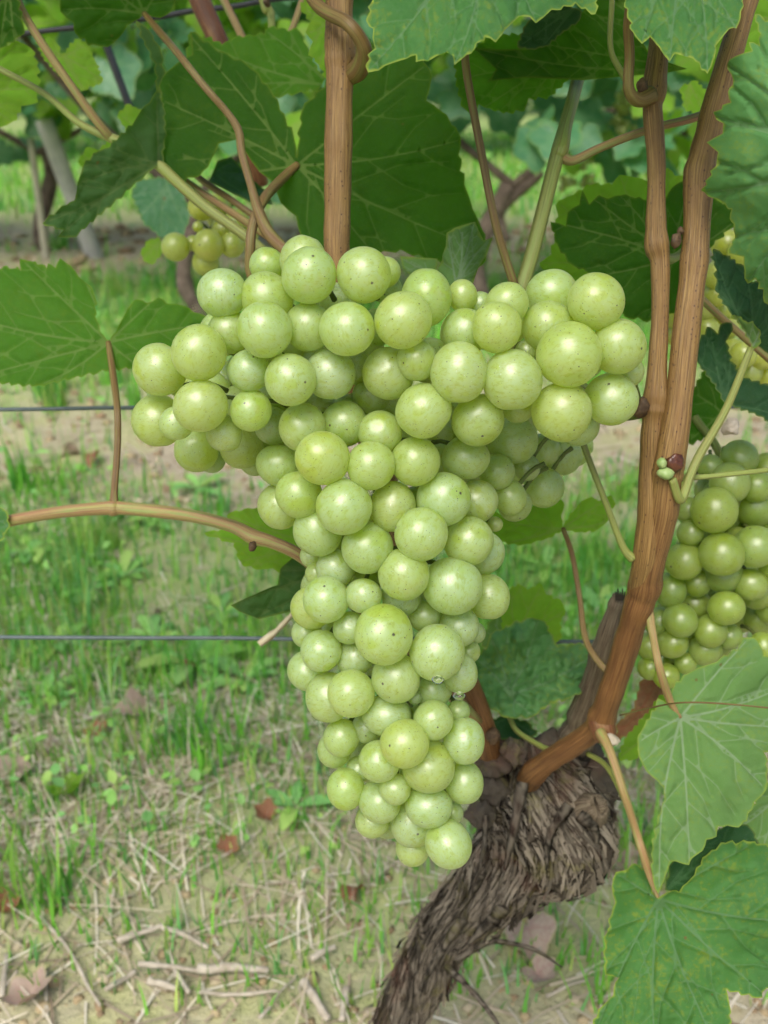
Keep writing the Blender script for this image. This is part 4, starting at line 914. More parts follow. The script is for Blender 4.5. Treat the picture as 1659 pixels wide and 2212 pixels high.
# ------------------------------------------------------------------ grape bunches
import bmesh
def ico(name, mat, sub=4, lump=0.0):
    bm = bmesh.new(); bmesh.ops.create_icosphere(bm, subdivisions=sub, radius=1)
    if lump:
        co = np.array([v.co for v in bm.verts]); k = lump
        f = 1 + .045 * fbm(co[:, 0] * .9 + k * 5, co[:, 1] * .9, co[:, 2] * .9, int(k), 2) + .02 * (k % 3 - 1) * (co[:, 2] ** 2 - .4)
        dimple = .05 * np.exp(-((co[:, 2] - 1) / .04) ** 2)
        for v, q, g_ in zip(bm.verts, co, f - dimple): v.co = q * g_
    me = bpy.data.meshes.new(name); bm.to_mesh(me); bm.free()
    me.polygons.foreach_set("use_smooth", np.ones(len(me.polygons), bool)); me.materials.append(mat)
    return me

def bunch(root, rows, base, mesh, axis_pts, tight=.80, squash=.035, r_seed=0):
    """rows: x, y, rx, ry, layer. Grapes nearer the viewer are set first; each later one is pushed back until it only presses against them."""
    r = np.random.default_rng(r_seed)
    placed = []
    for x, y, rx, ry, lay in sorted(rows, key=lambda q: q[4]):
        rp = (rx + ry) / 2
        d = base(x, y) + lay * .008
        for it in range(3):
            need = d
            for (X, Y, R, D) in placed:
                dp = math.hypot(x - X, y - Y)
                if dp >= rp + R: continue
                s = tight * (rp * d + R * D) / F
                lat = dp * (d + D) / 2 / F
                if lat < s: need = max(need, D + math.sqrt(s * s - lat * lat))
            if need <= d + 1e-6: break
            d = need
        placed.append((x, y, rp, d))
        o = bpy.data.objects.new("grape", mesh(x, y, r)); COL.objects.link(o); o.parent = root
        c = P(x, y, d)
        rm = d / F
        q = Quaternion((r.normal(), r.normal(), r.normal(), r.normal())); q.normalize()
        o.rotation_mode = 'QUATERNION'
        # squash is applied in view axes (width x, height y), then the skin pattern turned at random
        o.location = c - root.location
        sx, sy, sz = rx * rm, (rx + ry) / 2 * rm, ry * rm
        if abs(rx - ry) > 4:
            tilt = Quaternion((1, 0, 0), -PITCH)
            o.rotation_quaternion = tilt @ Quaternion((0, 1, 0), math.pi if r.random() < .5 else 0)
            o.scale = (sx, sy, sz)
        else:
            o.rotation_quaternion = q
            e = r.uniform(-squash, squash)
            o.scale = (sx * (1 - e / 2), sy * (1 - e / 2), sz * (1 + e))
    # stalk with a short pedicel to every grape
    parts = []; nV = 0; VV, FF, UU, AA = [], [], [], []
    ax = smooth_path(axis_pts, 8)
    AC = PA(ax[:, 0], ax[:, 1], ax[:, 2]); AR = ax[:, 3] * ax[:, 2] / F
    def add(C, R, sides):
        nonlocal nV
        V, Fq, u, v = tube_np(C, R, sides)
        VV.append(V); FF.append(Fq + nV); nV += len(V); UU.append(u); AA.append(v)
    add(AC, AR, 10)
    for X, Y, R, D in placed:
        c = np.array(P(X, Y, D)); i = int(np.argmin(np.linalg.norm(AC - c, axis=1) + .3 * np.maximum(0, AC[:, 2] * -1 + c[2])))
        a = AC[i]; L_ = np.linalg.norm(a - c); a = c + (a - c) * min(1.0, .017 / L_); m = (a + c) / 2 + np.array([0, .002, .004])
        t = np.linspace(0, 1, 5)[:, None]
        C = a * (1 - t) ** 2 + 2 * m * t * (1 - t) + c * t ** 2
        add(C, np.array([.0009, .0007, .0007, .0008, .0013]), 6)
    V = np.vstack(VV); u = np.concatenate(UU)
    me = quads_mesh("stalk", V, np.vstack(FF), M_RACHIS)
    fattr(me, "su", np.sin(u * 6.283)); fattr(me, "cu", np.cos(u * 6.283)); fattr(me, "along", np.concatenate(AA))
    link("stalk", me, root)
    return placed

def conv(rows, ox, oy, s):
    out = []
    for q in rows:
        if len(q) == 4: x, y, r, l = q; rx = ry = r
        else: x, y, rx, ry, l = q
        out.append((ox + x * s, oy + y * s, rx * s, ry * s, l))
    return out

A = [(1120, 305, 165, 171, .0), (1085, 212, 140, .9), (1442, 300, 160, 167, .1), (605, 410, 146, 150, 1.0), (870, 435, 156, .9), (858, 627, 167, .0), (872, 245, 106, 2.0), (1115, 610, 144, 1.0),
     (1345, 622, 162, 168, .1), (652, 642, 132, 1.4), (468, 765, 169, 162, .1), (238, 860, 158, 1.1), (765, 868, 124, .7), (1010, 921, 153, .1), (1245, 888, 153, 1.1), (478, 1075, 166, 156, .0),
     (226, 1168, 155, 1.3), (335, 1178, 103, .9), (776, 1105, 126, 119, .6), (618, 1238, 110, 1.1), (452, 1336, 136, 1.4), (718, 1320, 130, 1.9), (1080, 1203, 148, 140, .9), (1200, 1386, 162, .0),
     (1328, 1185, 138, 1.8), (1540, 1235, 130, 1.2), (1486, 1430, 145, .5), (945, 1430, 126, 135, 1.2), (337, 980, 42, 1.6), (1490, 1010, 112, 3), (1525, 610, 110, 2.6),
     (800, 1400, 95, 3.2), (545, 1395, 82, 3.2), (905, 1195, 112, 3), (1400, 850, 100, 3), (1270, 460, 90, 3)]
B = [(128, 85, 82, 1.9), (140, 172, 78, 2.0), (345, 215, 132, 147, 1.0), (530, 206, 76, 86, 2.0), (222, 332, 146, 153, .1), (622, 250, 66, 2.0), (763, 245, 112, 1.3), (708, 370, 131, .2), (998, 205, 136, 1.7),
     (1224, 235, 148, .6), (975, 368, 138, 1.1), (1085, 511, 171, 168, .0), (1338, 468, 142, 145, .5), (545, 395, 124, 1.5), (513, 604, 148, 164, .2), (788, 645, 153, 165, .1), (295, 541, 104, 110, .6),
     (146, 609, 135, 139, 1.2), (329, 803, 147, .4), (612, 852, 138, 131, 1.0), (1044, 807, 158, 152, .3), (1302, 742, 141, 132, .9), (860, 494, 58, 1.7), (1392, 600, 80, 2.2), (820, 785, 84, 2.3),
     (790, 955, 134, 124, 2.0), (948, 1012, 92, 2.6), (1132, 880, 107, 2.2), (1046, 1035, 106, 3.0), (546, 1049, 126, 114, 1.1), (706, 1118, 95, 2.1), (866, 1098, 70, 2.2), (953, 1200, 106, 2.4), (780, 1254, 86, 93, 1.9),
     (802, 1288, 90, 2.7), (286, 1066, 127, 131, .6), (700, 1390, 40, 2.6), (560, 1390, 30, 2.6)]
C_ = [(350, 182, 137, 141, .6), (238, 250, 134, 139, 1.5), (615, 254, 167, 170, .0), (907, 255, 138, 158, 1.0), (1207, 210, 161, 163, .5), (1400, 222, 130, 1.6), (1073, 415, 164, 161, .0), (1355, 455, 147, 149, .4), (460, 400, 152, 143, 1.1),
      (755, 496, 161, 152, .8), (970, 653, 156, 158, .3), (1260, 722, 173, 177, .3), (1440, 525, 130, 1.6), (1470, 788, 128, 140, 1.1), (565, 620, 117, 1.6), (455, 650, 72, 2.2), (425, 540, 72, 2.5),
      (508, 802, 136, 142, .2), (730, 781, 105, 115, .7), (955, 780, 120, 1.5), (425, 853, 124, 130, 1.2), (850, 1012, 181, 174, .0), (1166, 1118, 168, 167, .2), (650, 970, 97, 106, 1.1), (1090, 900, 95, 1.7),
      (1300, 962, 120, 1.1), (1392, 1000, 65, 2.0), (395, 1000, 92, 2.0), (480, 1106, 124, 127, .6), (680, 1150, 110, 1.6), (924, 1268, 147, 143, .6), (402, 1225, 118, 126, 1.4), (525, 1380, 139, 151, .8), (660, 1358, 137, 145, .2),
      (867, 1490, 145, 124, .4), (1145, 1517, 119, 118, .5), (1300, 1240, 108, 122, 1.1), (1352, 1110, 72, 1.7), (1145, 1335, 112, 1.7), (1035, 1384, 42, 1.3), (1295, 1465, 68, 1.5), (760, 640, 90, 3)]
D_ = [(1274, 530, 145, 164, .6), (862, 548, 172, 171, .0), (686, 673, 145, 147, .5), (425, 510, 128, 132, 1.2), (600, 440, 108, 1.5), (380, 590, 125, 1.9), (1028, 706, 188, 183, .8), (1273, 820, 133, 151, 1.2), (545, 725, 90, 1.8),
      (455, 862, 129, 149, 1.1), (688, 952, 153, 144, .8), (795, 866, 116, 106, .7), (1028, 985, 164, 148, 1.0), (1190, 1030, 78, 1.8), (640, 1085, 120, 116, 1.5), (922, 1102, 164, 154, 1.4), (1163, 1245, 169, 164, .5), (915, 1280, 122, 112, 1.9)]
MAIN = conv(A, 259.2, 483.9, .3646) + conv(B, 777.7, 553.0, .4167) + conv(C_, 518.5, 1002.4, .3646) + conv(D_, 604.9, 1434.4, .3125)
# grapes deep inside the bunch, glimpsed through the gaps
inner = [(480, 720), (560, 760), (640, 720), (700, 780), (780, 740), (860, 700), (930, 780), (1000, 720), (1090, 700), (1180, 700), (1260, 770), (1120, 900), (1040, 950), (940, 1000), (850, 950), (760, 900), (690, 900), (600, 850), (520, 880),
         (640, 1060), (720, 1150), (800, 1120), (900, 1100), (980, 1140), (700, 1270), (790, 1230), (880, 1280), (960, 1330), (720, 1380), (830, 1420), (920, 1470), (760, 1500), (850, 1560), (930, 1560), (800, 1640), (880, 1690), (940, 1720), (840, 1760), (1010, 1000), (1230, 880), (450, 850), (1000, 1250), (930, 930), (970, 900), (420, 800), (1170, 1000), (1230, 960), (1110, 1000), (560, 930), (610, 960), (840, 880), (880, 890), (985, 940), (720, 660), (540, 800), (490, 830)]
MAIN += [(x, y, 50, 50, 4.5) for x, y in inner]

def main_base(x, y):
    d = .262 + .048 * np.clip((y - 600) / 1250, 0, 1)
    if y > 950:
        axx = 800 + (y - 1000) * .12
        d += .016 * (abs(x - axx) / 230) ** 2
    else:
        d += .010 * (max(0, 700 - y) / 150) ** 2 + .008 * (abs(x - 860) / 520) ** 2
    return d
M_GRAPE_BLOOM = grape_mat("grape_skin_waxy", (.37, .57, .045), (.43, .58, .055), (.50, .64, .50), .56, warm=(.46, .46, .09))
ME_GB = [ico("grape", M_GRAPE_BLOOM, 4, k) for k in (5, 6, 7)]
bunch1 = thing("grape_cluster", P(1110, 640, .325), "big bunch of pale green grapes filling the centre of the picture", "grapes", "grape bunches on the near vine")
ME_G = [ico("grape", M_GRAPE, 4, k) for k in (1, 2, 3, 4)]
bunch(bunch1, MAIN, main_base, lambda x, y, r: ME_GB[r.integers(3)] if r.random() < (.25 + .5 * np.clip((y - 950) / 500, 0, 1)) else ME_G[r.integers(4)], [(1392, 893, .318, 11), (1330, 890, .33, 12), (1200, 800, .335, 12), (1000, 740, .335, 11), (840, 820, .335, 10), (810, 1000, .34, 10), (850, 1300, .35, 9), (890, 1550, .36, 7), (930, 1780, .365, 5)], r_seed=1)

R2 = [(1288, 98, 160, .3), (1575, 70, 145, .9), (1122, 255, 92, .8), (1338, 402, 159, 150, .0), (1570, 350, 150, .5), (1078, 451, 132, 130, .7), (1345, 540, 133, 1.3), (1540, 612, 118, 112, .9), (1580, 660, 125, 1.5), (1165, 600, 100, 1.5), (1370, 775, 131, 120, .3),
      (985, 650, 108, 124, 1.3), (1052, 858, 126, 118, .6), (998, 1018, 112, 102, 1.0), (1264, 932, 119, 112, .8), (1225, 1065, 117, 108, 1.0), (1390, 970, 90, 1.4), (1088, 1155, 76, 1.4), (955, 1245, 92, 1.2), (838, 1190, 82, 1.6), (840, 1040, 95, 1.9), (905, 870, 105, 1.8),
      (1620, 1050, 90, 114, 1.2), (1150, 745, 112, 2.2), (1395, -90, 142, .6), (1350, 130 - 0, 120, 2.6), (1460, -260, 130, 1.2), (1580, 40 - 110, 115, .7), (1110, 100, 95, 1.5), (1330, 20, 135, 1.1), (1600, 850, 110, 2.0), (1480, 850, 95, 2.0), (1030, -60, 80, 2.2), (1650, -180, 120, 1.4), (1180, 380, 80, 2.6), (1450, 300, 90, 2.6), (1730, 500, 130, 1.2), (1720, 220, 130, 1.0), (1700, 780, 120, 1.8), (1240, 690, 90, 2.8), (1100, 740, 95, 2.6), (1300, 640, 90, 2.8), (1440, 640, 100, 2.8), (1480, 480, 110, 2.8), (1230, 300, 90, 2.8), (1120, 340, 85, 2.9), (980, 780, 90, 2.7), (1100, 960, 90, 2.6), (1320, 1040, 80, 2.6), (1180, 820, 90, 2.7), (1380, 880, 90, 2.8), (1010, 1130, 75, 2.4), (1500, 200, 110, 2.8), (1250, -40, 100, 2.6), (1420, 60, 110, 2.9), (1500, -160, 110, 2.4), (1260, -200, 90, 2.2)]
bunch2 = thing("grape_cluster", P(1560, 960, .37), "shaded green bunch at the right edge behind the thick cane", "grapes", "grape bunches on the near vine")
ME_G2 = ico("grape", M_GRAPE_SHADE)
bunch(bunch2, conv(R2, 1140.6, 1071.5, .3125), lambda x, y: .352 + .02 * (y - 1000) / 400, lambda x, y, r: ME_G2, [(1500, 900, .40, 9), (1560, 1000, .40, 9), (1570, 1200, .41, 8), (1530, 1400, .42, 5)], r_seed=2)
L3 = [(910, 1280, 73, 76, .2), (1080, 1272, 82, .0), (1065, 1362, 70, .5), (1025, 1175, 28, .3), (1205, 1268, 66, .6), (1045, 1075, 70, 1.0), (1130, 1065, 68, 1.2), (1235, 1150, 72, .9), (1165, 1190, 70, 1.1), (1275, 1205, 66, 1.0), (1000, 1260, 40, 1.6), (1130, 1130, 60, 1.8)]
bunch3 = thing("grape_cluster", P(450, 470, .50), "few yellow green grapes hanging loose at the left behind the main bunch", "grapes", "grape bunches on the near vine")
ME_G3 = ico("grape", M_GRAPE_AMBER, 3)
bunch(bunch3, conv(L3, 0, 0, .4167), lambda x, y: .47, lambda x, y, r: ME_G3, [(500, 440, .49, 5), (460, 490, .49, 5), (430, 520, .49, 4)], r_seed=3)
T4 = [(1440, 1265, 78, .2), (1515, 1305, 70, .1), (1425, 1395, 72, .4), (1390, 1530, 66, .5), (1185, 1560, 52, .6), (1180, 1650, 60, .4), (1395, 1430, 74, .3), (1440, 1480, 66, .7), (1190, 1740, 60, .8), (1330, 1600, 70, .8), (1420, 1600, 70, .9), (1250, 1640, 70, 1.0), (1340, 1710, 70, 1.0), (1440, 1700, 66, 1.0), (1530, 1840, 70, .8), (1620, 1850, 70, .8), (1560, 1930, 70, 1.0), (1660, 1950, 72, 1.0), (1480, 1820, 66, 1.1)]
bunch4 = thing("grape_cluster", P(1560, 540, .42), "yellow sunlit grapes partly hidden behind the dark leaves at right", "grapes", "grape bunches on the near vine")
ME_G4 = ico("grape", M_GRAPE_AMBER, 3)
bunch(bunch4, conv(T4, 967.8, 0, .4167), lambda x, y: .405, lambda x, y, r: ME_G4, [(1570, 520, .425, 6), (1560, 600, .425, 6), (1550, 720, .425, 5), (1600, 800, .425, 4)], r_seed=4)

dried = blob("dried_grape", 1578, 922, .335, 18, M_TWIG, bunch2, (1, 1, 1), 9, "shrivelled brown grape", .6)
for k, (x, y, d, r, lab) in enumerate([(946, 1468, .284, 11, "water drop hanging under a large grape low in the bunch"), (992, 1504, .30, 11, "clear water drop at the right edge of the bunch beside the dark leaf")]):
    o = blob("water_drop", x, y, d, r, M_WATER, None, (1.2, 1, .8), 3 + k, rough=.08)
    o["label"] = lab; o["category"] = "water drop"

# ------------------------------------------------------------------ trellis wires
def wire(x0, y0, x1, y1, Y, rad, mat, label, sag=0.0):
    a, b = AY(x0, y0, Y), AY(x1, y1, Y)
    dirv = (b - a)
    t = np.linspace(-1.2, 2.2, 60)[:, None]
    C = np.array(a) * (1 - t) + np.array(b) * t
    C[:, 2] += .0008 * vnoise(np.linspace(0, 25, 60), np.zeros(60), 0, int(y0))
    V, Fq, u, v = tube_np(C, np.full(60, rad), 10)
    me = quads_mesh("trellis_wire", V, Fq, mat)
    c = sum((Vector(q) for q in C), Vector()) / 60
    return link("trellis_wire", me, None, label, "wire", "trellis wires")
wire(0, 884, 1659, 880, .44, .0010, M_WIRE, "upper green trellis wire crossing behind the middle of the bunch")
wire(0, 1375, 1659, 1388, .39, .00105, M_WIRE, "lower green trellis wire crossing behind the tip of the bunch")
wire(0, 82, 600, 0, .62, .0016, M_WIREDARK, "dark trellis wire crossing the leaves at the top left")
st = ribbon("straw_piece", [(560, 1392, .395), (600, 1360, .398), (640, 1318, .40), (670, 1295, .402)], .0035, M_STRAW, None, .4)
st["label"] = "pale dry straw resting on the lower wire"; st["category"] = "straw"

# ------------------------------------------------------------------ vines of the rows behind
BGM = [generic_leaf("far_leaf", 200 + k, M_LEAF_BG if k % 3 else M_LEAF_BRIGHT, 1.0, 17, rng.uniform(.1, .5), rng.uniform(.0, .35)) for k in range(6)]
def canopy_transform(r, cx, cy, x_half, y_half, z0, z1):
    x = cx + r.uniform(-x_half, x_half); y = cy + r.uniform(-1, 1) * y_half
    z = z0 + (z1 - z0) * r.random() ** 1.1
    z += .05 * math.sin(x * 7.0)
    nrm = Vector((r.normal() * .55, -abs(r.normal()) * .8 - .1 if r.random() < .75 else r.normal(), .35 + abs(r.normal()) * .6)).normalized()
    tip = Vector((r.normal() * .6, -.2, -1)); tip = (tip - nrm * tip.dot(nrm)).normalized()
    xax = tip.cross(nrm).normalized()
    M = Matrix((xax, tip, nrm)).transposed().to_4x4()
    s = r.uniform(.042, .072)
    return Matrix.Translation((x, y, z)) @ M @ Matrix.Diagonal((s, s, s, 1))

def far_trunk(parent, base, top, r0, r1, name="trunk", bend=.03, mat=None):
    a, b = Vector(base), Vector(top)
    t = np.linspace(0, 1, 14)[:, None]
    C = np.array(a) * (1 - t) + np.array(b) * t
    C[:, 0] += bend * np.sin(t[:, 0] * 5 + a.x * 9) * (1 - .3 * t[:, 0]) - bend * math.sin(a.x * 9)
    R = r0 * (1 - t[:, 0]) + r1 * t[:, 0]
    R = R * (1 + .16 * vnoise(t[:, 0] * 9, t[:, 0] * 0 + a.x * 5, 0, 8))
    V, Fq, u, v = tube_np(C, R, 14)
    V = V + .12 * r0 * np.stack([vnoise(V[:, 0] * 90, V[:, 1] * 90, V[:, 2] * 30, k) for k in (1, 2, 3)], 1)
    me = quads_mesh(name, V, Fq, mat or M_BGTRUNK)
    return link(name, me, parent)

def far_vine(base, top, r0, n_leaves, x_half, z0, label, group, seed, as_parts=True, y_half=.26, z1=.86, extra=()):
    r = np.random.default_rng(seed)
    v = thing("grapevine", Vector((base.x, base.y, 0)), label, "grapevine", group)
    far_trunk(v, (base.x, base.y, -.02), top, r0, r0 * .8)
    for e in extra: far_trunk(v, *e, name="cane")
    # two canes carrying the leaves
    for sgn in (-1, 1):
        e = Vector(top) + Vector((sgn * x_half * .8, r.normal() * .05, .25 + r.random() * .2))
        far_trunk(v, top, e, .010, .005, "cane", .02)
    mats = [canopy_transform(r, base.x, base.y, x_half, y_half, z0, z1) for _ in range(n_leaves)]
    if as_parts:
        for M in mats:
            o = bpy.data.objects.new("leaf", BGM[r.integers(6)]); COL.objects.link(o)
            o.parent = v; o.matrix_parent_inverse = Matrix.Translation(-v.location); o.matrix_basis = M
    else:
        polyV, polyF = [], []; nv = 0; VMv, VSv, LPv = [], [], []
        for M in mats:
            src = BGM_LOW[r.integers(len(BGM_LOW))]
            Vs = src[0] @ np.array(M.to_3x3()).T + np.array(M.translation)
            polyV.append(Vs); polyF.append(src[1] + nv); nv += len(Vs)
            LPv.append(src[0] * .5 + r.random(3) * 9)
        V = np.vstack(polyV)
        me = mesh_np("crown", V, np.vstack(polyF), M_LEAF_BG)
        fattr(me, "vm", np.full(len(V), 50.0)); fattr(me, "vs", np.full(len(V), 50.0)); fattr(me, "ed", np.full(len(V), 50.0))
        a = me.attributes.new("lp", 'FLOAT_VECTOR', 'POINT'); a.data.foreach_set("vector", np.vstack(LPv).astype(np.float32).ravel())
        link("crown", me, v, kind="stuff")
    return v

BGM_LOW = [low_leaf(300 + k) for k in range(5)]

GR2 = "vines of the second row"
b = G(104, 545); far_vine(b, AY(84, 330, b.y), .024, 298, .72, .33, "vine with a dark slim trunk beside the pale leaning post at left", GR2, 11)
b = G(450, 690); far_vine(b, AY(412, 440, b.y), .018, 220, .50, .44, "vine whose thin trunk shows left of the bunch below the loose grapes", GR2, 12, y_half=.18)
b = G(1050, 690); far_vine(b, AY(1108, 400, b.y), .024, 298, .60, .35, "vine with a forked trunk seen between the thin stems right of the upright cane", GR2, 13,
    extra=[(tuple(AY(1092, 520, b.y)), tuple(AY(1170, 370, b.y)), .014, .012)])
b = G(1640, 600); far_vine(b, AY(1620, 380, b.y), .024, 290, .6, .36, "vine of the second row hidden behind the right hand canes", GR2, 14)
b = G(-250, 600); far_vine(b, AY(-230, 340, b.y), .024, 120, .5, .42, "vine of the second row at the far left edge", GR2, 15)
b = G(650, 560); far_vine(b, AY(660, 330, b.y), .022, 290, .62, .40, "vine of the second row behind the broad back-lit leaf", GR2, 16)
GR3 = "vines of the third row"
for k, (X, lab) in enumerate([(-2.2, "leftmost leafy vine of the third row, behind the leaning post"), (-1.1, "second leafy vine of the third row from the left"), (0.0, "middle leafy vine of the third row behind the upright cane"), (1.1, "third row vine behind the thin green stem"), (2.2, "rightmost leafy vine of the third row")]):
    bb = Vector((X + rng.uniform(-.1, .1), 5.6 + .1 * X, 0))
    far_vine(bb, bb + Vector((.03, 0, .5)), .028, 900, .75, .28, lab, GR3, 40 + k, False, .3, 1.7)
# the rows beyond read as one leafy mass
r_ = np.random.default_rng(5); VV, FF, LL = [], [], []; nv = 0
for k in range(5200):
    M = canopy_transform(r_, 0, 9 if k % 2 else 12, 8, .5, .3, 2.1) @ Matrix.Diagonal((1.8, 1.8, 1.8, 1))
    src = BGM_LOW[r_.integers(5)]
    VV.append(src[0] @ np.array(M.to_3x3()).T + np.array(M.translation)); FF.append(src[1] + nv); nv += len(src[0]); LL.append(src[0] * .5 + r_.random(3) * 9)
me = mesh_np("distant_vines", np.vstack(VV), np.vstack(FF), M_LEAF_BG)
fattr(me, "vm", np.full(nv, 50.0)); fattr(me, "vs", np.full(nv, 50.0)); fattr(me, "ed", np.full(nv, 50.0))
at_ = me.attributes.new("lp", 'FLOAT_VECTOR', 'POINT'); at_.data.foreach_set("vector", np.vstack(LL).astype(np.float32).ravel())
link("distant_vines", me, None, "mass of leafy vine rows in the far distance", "vines", None, "stuff")

# far bunches under the second row
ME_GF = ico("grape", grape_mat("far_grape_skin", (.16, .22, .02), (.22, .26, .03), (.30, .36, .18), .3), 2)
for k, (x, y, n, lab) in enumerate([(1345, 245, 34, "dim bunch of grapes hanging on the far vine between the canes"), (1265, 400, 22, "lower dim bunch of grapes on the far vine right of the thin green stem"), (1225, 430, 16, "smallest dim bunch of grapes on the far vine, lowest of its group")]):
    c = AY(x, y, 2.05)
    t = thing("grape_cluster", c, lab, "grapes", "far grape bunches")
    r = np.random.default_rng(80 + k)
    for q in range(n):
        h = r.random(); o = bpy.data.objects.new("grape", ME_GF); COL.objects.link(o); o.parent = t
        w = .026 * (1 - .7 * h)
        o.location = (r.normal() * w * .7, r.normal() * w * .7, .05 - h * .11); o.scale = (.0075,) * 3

# leaning post, stake, rod
def post(name, base, top, w, mat, label, cat, taper=.9):
    a, b = Vector(base), Vector(top)
    t = np.linspace(0, 1, 10)[:, None]
    C = np.array(a) * (1 - t) + np.array(b) * t
    V, Fq, u, v = tube_np(C, w * (1 - (1 - taper) * t[:, 0]), 12)
    V = V + .05 * w * np.stack([vnoise(V[:, 0] * 60, V[:, 1] * 60, V[:, 2] * 15, k) for k in (1, 2, 3)], 1)
    return link(name, quads_mesh(name, V, Fq, mat), None, label, cat)
b = G(213, 556)
post("wooden_post", (b.x, b.y, -.05), tuple(AY(95, 260, b.y - .1)), .026, M_POST, "pale grey wooden post leaning at the left in the second row", "post")
b = G(100, 562)
post("support_stake", (b.x, b.y, -.05), tuple(AY(66, 300, b.y)), .011, M_STAKE, "thin pale stake beside the far left vine trunk", "stake")
post("support_rod", tuple(AY(305, 300, .9)), tuple(AY(205, 30, .9)), .0035, M_WIREDARK, "thin dark rod slanting among the leaves at upper left", "rod", 1.0)

# ------------------------------------------------------------------ ground cover
def blades(n, xr, yr, h, w, seed, dens, palette, flat=0.0, segs=3, zoff=0.0):
    r = np.random.default_rng(seed)
    X = r.uniform(*xr, n); Y = yr[0] + (yr[1] - yr[0]) * r.random(n)
    keep = r.random(n) < dens(X, Y)
    X, Y = X[keep], Y[keep]; n = len(X)
    Z = ground_z(X, Y) + zoff
    az = r.uniform(0, 2 * np.pi, n)
    H = h[0] + (h[1] - h[0]) * r.random(n) ** 1.5; Wd = r.uniform(*w, n)
    lean = np.clip(r.normal(.45, .3, n), .05, 1.3) if not flat else np.clip(r.normal(1.5, .07, n), 1.2, 1.62)
    side = np.stack([np.cos(az + np.pi / 2), np.sin(az + np.pi / 2), np.zeros(n)], 1)
    fw = np.stack([np.cos(az), np.sin(az), np.zeros(n)], 1); up = np.array([0, 0, 1.0])
    pts = []
    cur = np.stack([X, Y, Z], 1); a = lean * (.45 if not flat else 1.0)
    bendk = lean * (.5 if not flat else .12) * r.uniform(-.4 if flat else .3, 1.2, n)
    sideways = r.normal(0, .25, n)
    for s in range(segs + 1):
        f = s / segs
        wid = Wd * (1 - f ** 1.6) if not flat else Wd * (1 - .5 * f)
        wid = np.maximum(wid, Wd * .06)
        pts.append(np.stack([cur - side * wid[:, None] / 2, cur + side * wid[:, None] / 2], 1))
        ang = a + bendk * f
        cur = cur + (fw * np.sin(ang)[:, None] + up * np.cos(ang)[:, None] + side * (sideways * f)[:, None]) * (H / segs)[:, None]
    V = np.stack(pts, 1).reshape(n, (segs + 1) * 2, 3)
    k = (segs + 1) * 2
    base = (np.arange(n) * k)[:, None, None]
    q = np.array([[2 * s, 2 * s + 1, 2 * s + 3, 2 * s + 2] for s in range(segs)])[None]
    Fq = (base + q).reshape(-1, 4)
    pal = np.array(palette); ci = r.integers(len(pal), size=n)
    col = pal[ci] * r.uniform(.75, 1.25, (n, 1))
    return V.reshape(-1, 3), Fq, np.repeat(col, k, 0)

def cover(name, sets, mat, label, cat):
    VV, FF, CC = [], [], []; nv = 0
    for V, Fq, c in sets:
        VV.append(V); FF.append(Fq + nv); CC.append(c); nv += len(V)
    me = mesh_np(name, np.vstack(VV), np.vstack(FF), mat)
    cattr(me, "col", np.vstack(CC))
    return link(name, me, None, label, cat, None, "stuff")

GREENS = [(.18, .50, .05), (.23, .56, .07), (.15, .44, .07), (.30, .56, .09), (.42, .56, .14), (.20, .50, .15)]
TANS = [(.54, .47, .35), (.62, .56, .44), (.46, .38, .27), (.70, .65, .53), (.34, .27, .19)]
def d_green(X, Y):
    g = grassy(X, Y); p = np.clip(.5 + 1.3 * fbm(X * 7, Y * 7, 0, 91, 3), 0, 1)
    return np.clip(g * (.35 + .65 * p), .01, 1)
def tufts(n, xr, yr, seed, hh, ww, per):
    r = np.random.default_rng(seed); out = []
    cx = r.uniform(*xr, n); cy = r.uniform(*yr, n); k = r.random(n) < grassy(cx, cy) + .06
    for x, y in zip(cx[k], cy[k]):
        q = r.uniform(.012, .035)
        out.append(blades(int(per * r.uniform(.5, 1.5)), (x - q, x + q), (y - q, y + q), hh, ww, int(r.integers(1 << 30)), lambda X, Y: np.ones_like(X), [GREENS[r.integers(6)], GREENS[r.integers(6)]]))
    return out
def d_straw(X, Y):
    near = np.exp(-((Y - .62) / .17) ** 2)
    p = np.clip(.45 + 1.2 * fbm(X * 5 + 9, Y * 5, 0, 95, 3), 0, 1)
    return np.clip(.11 + .85 * near, 0, 1) * (.25 + .75 * p) * np.where(Y < .52, .45, 1.0)
cover("grass", [
    blades(60000, (-.75, .75), (.42, 1.35), (.010, .042), (.0012, .0030), 1, d_green, GREENS),
    blades(60000, (-1.6, 1.6), (1.2, 3.0), (.02, .07), (.002, .005), 2, d_green, GREENS),
    blades(40000, (-3.5, 3.5), (3.0, 7.0), (.03, .09), (.006, .012), 3, d_green, GREENS, segs=2),
] + tufts(150, (-.65, .65), (.45, 1.3), 31, (.02, .075), (.0016, .0036), 40) + tufts(160, (-1.4, 1.4), (1.2, 3.0), 32, (.03, .11), (.003, .006), 40), M_GRASS, "short green grass and moss between the vine rows", "grass")
cover("dry_grass", [
    blades(38000, (-.7, .7), (.36, 1.3), (.02, .08), (.0010, .0024), 4, d_straw, TANS, flat=1, zoff=.003),
    blades(16000, (-1.5, 1.5), (1.1, 3.2), (.03, .10), (.002, .004), 5, d_straw, TANS, flat=1, zoff=.004),
    blades(2500, (-.7, .7), (.45, 1.2), (.02, .07), (.0010, .002), 6, d_straw, TANS),
], M_DRYGRASS, "straw coloured dry grass lying on the ground", "dry grass")

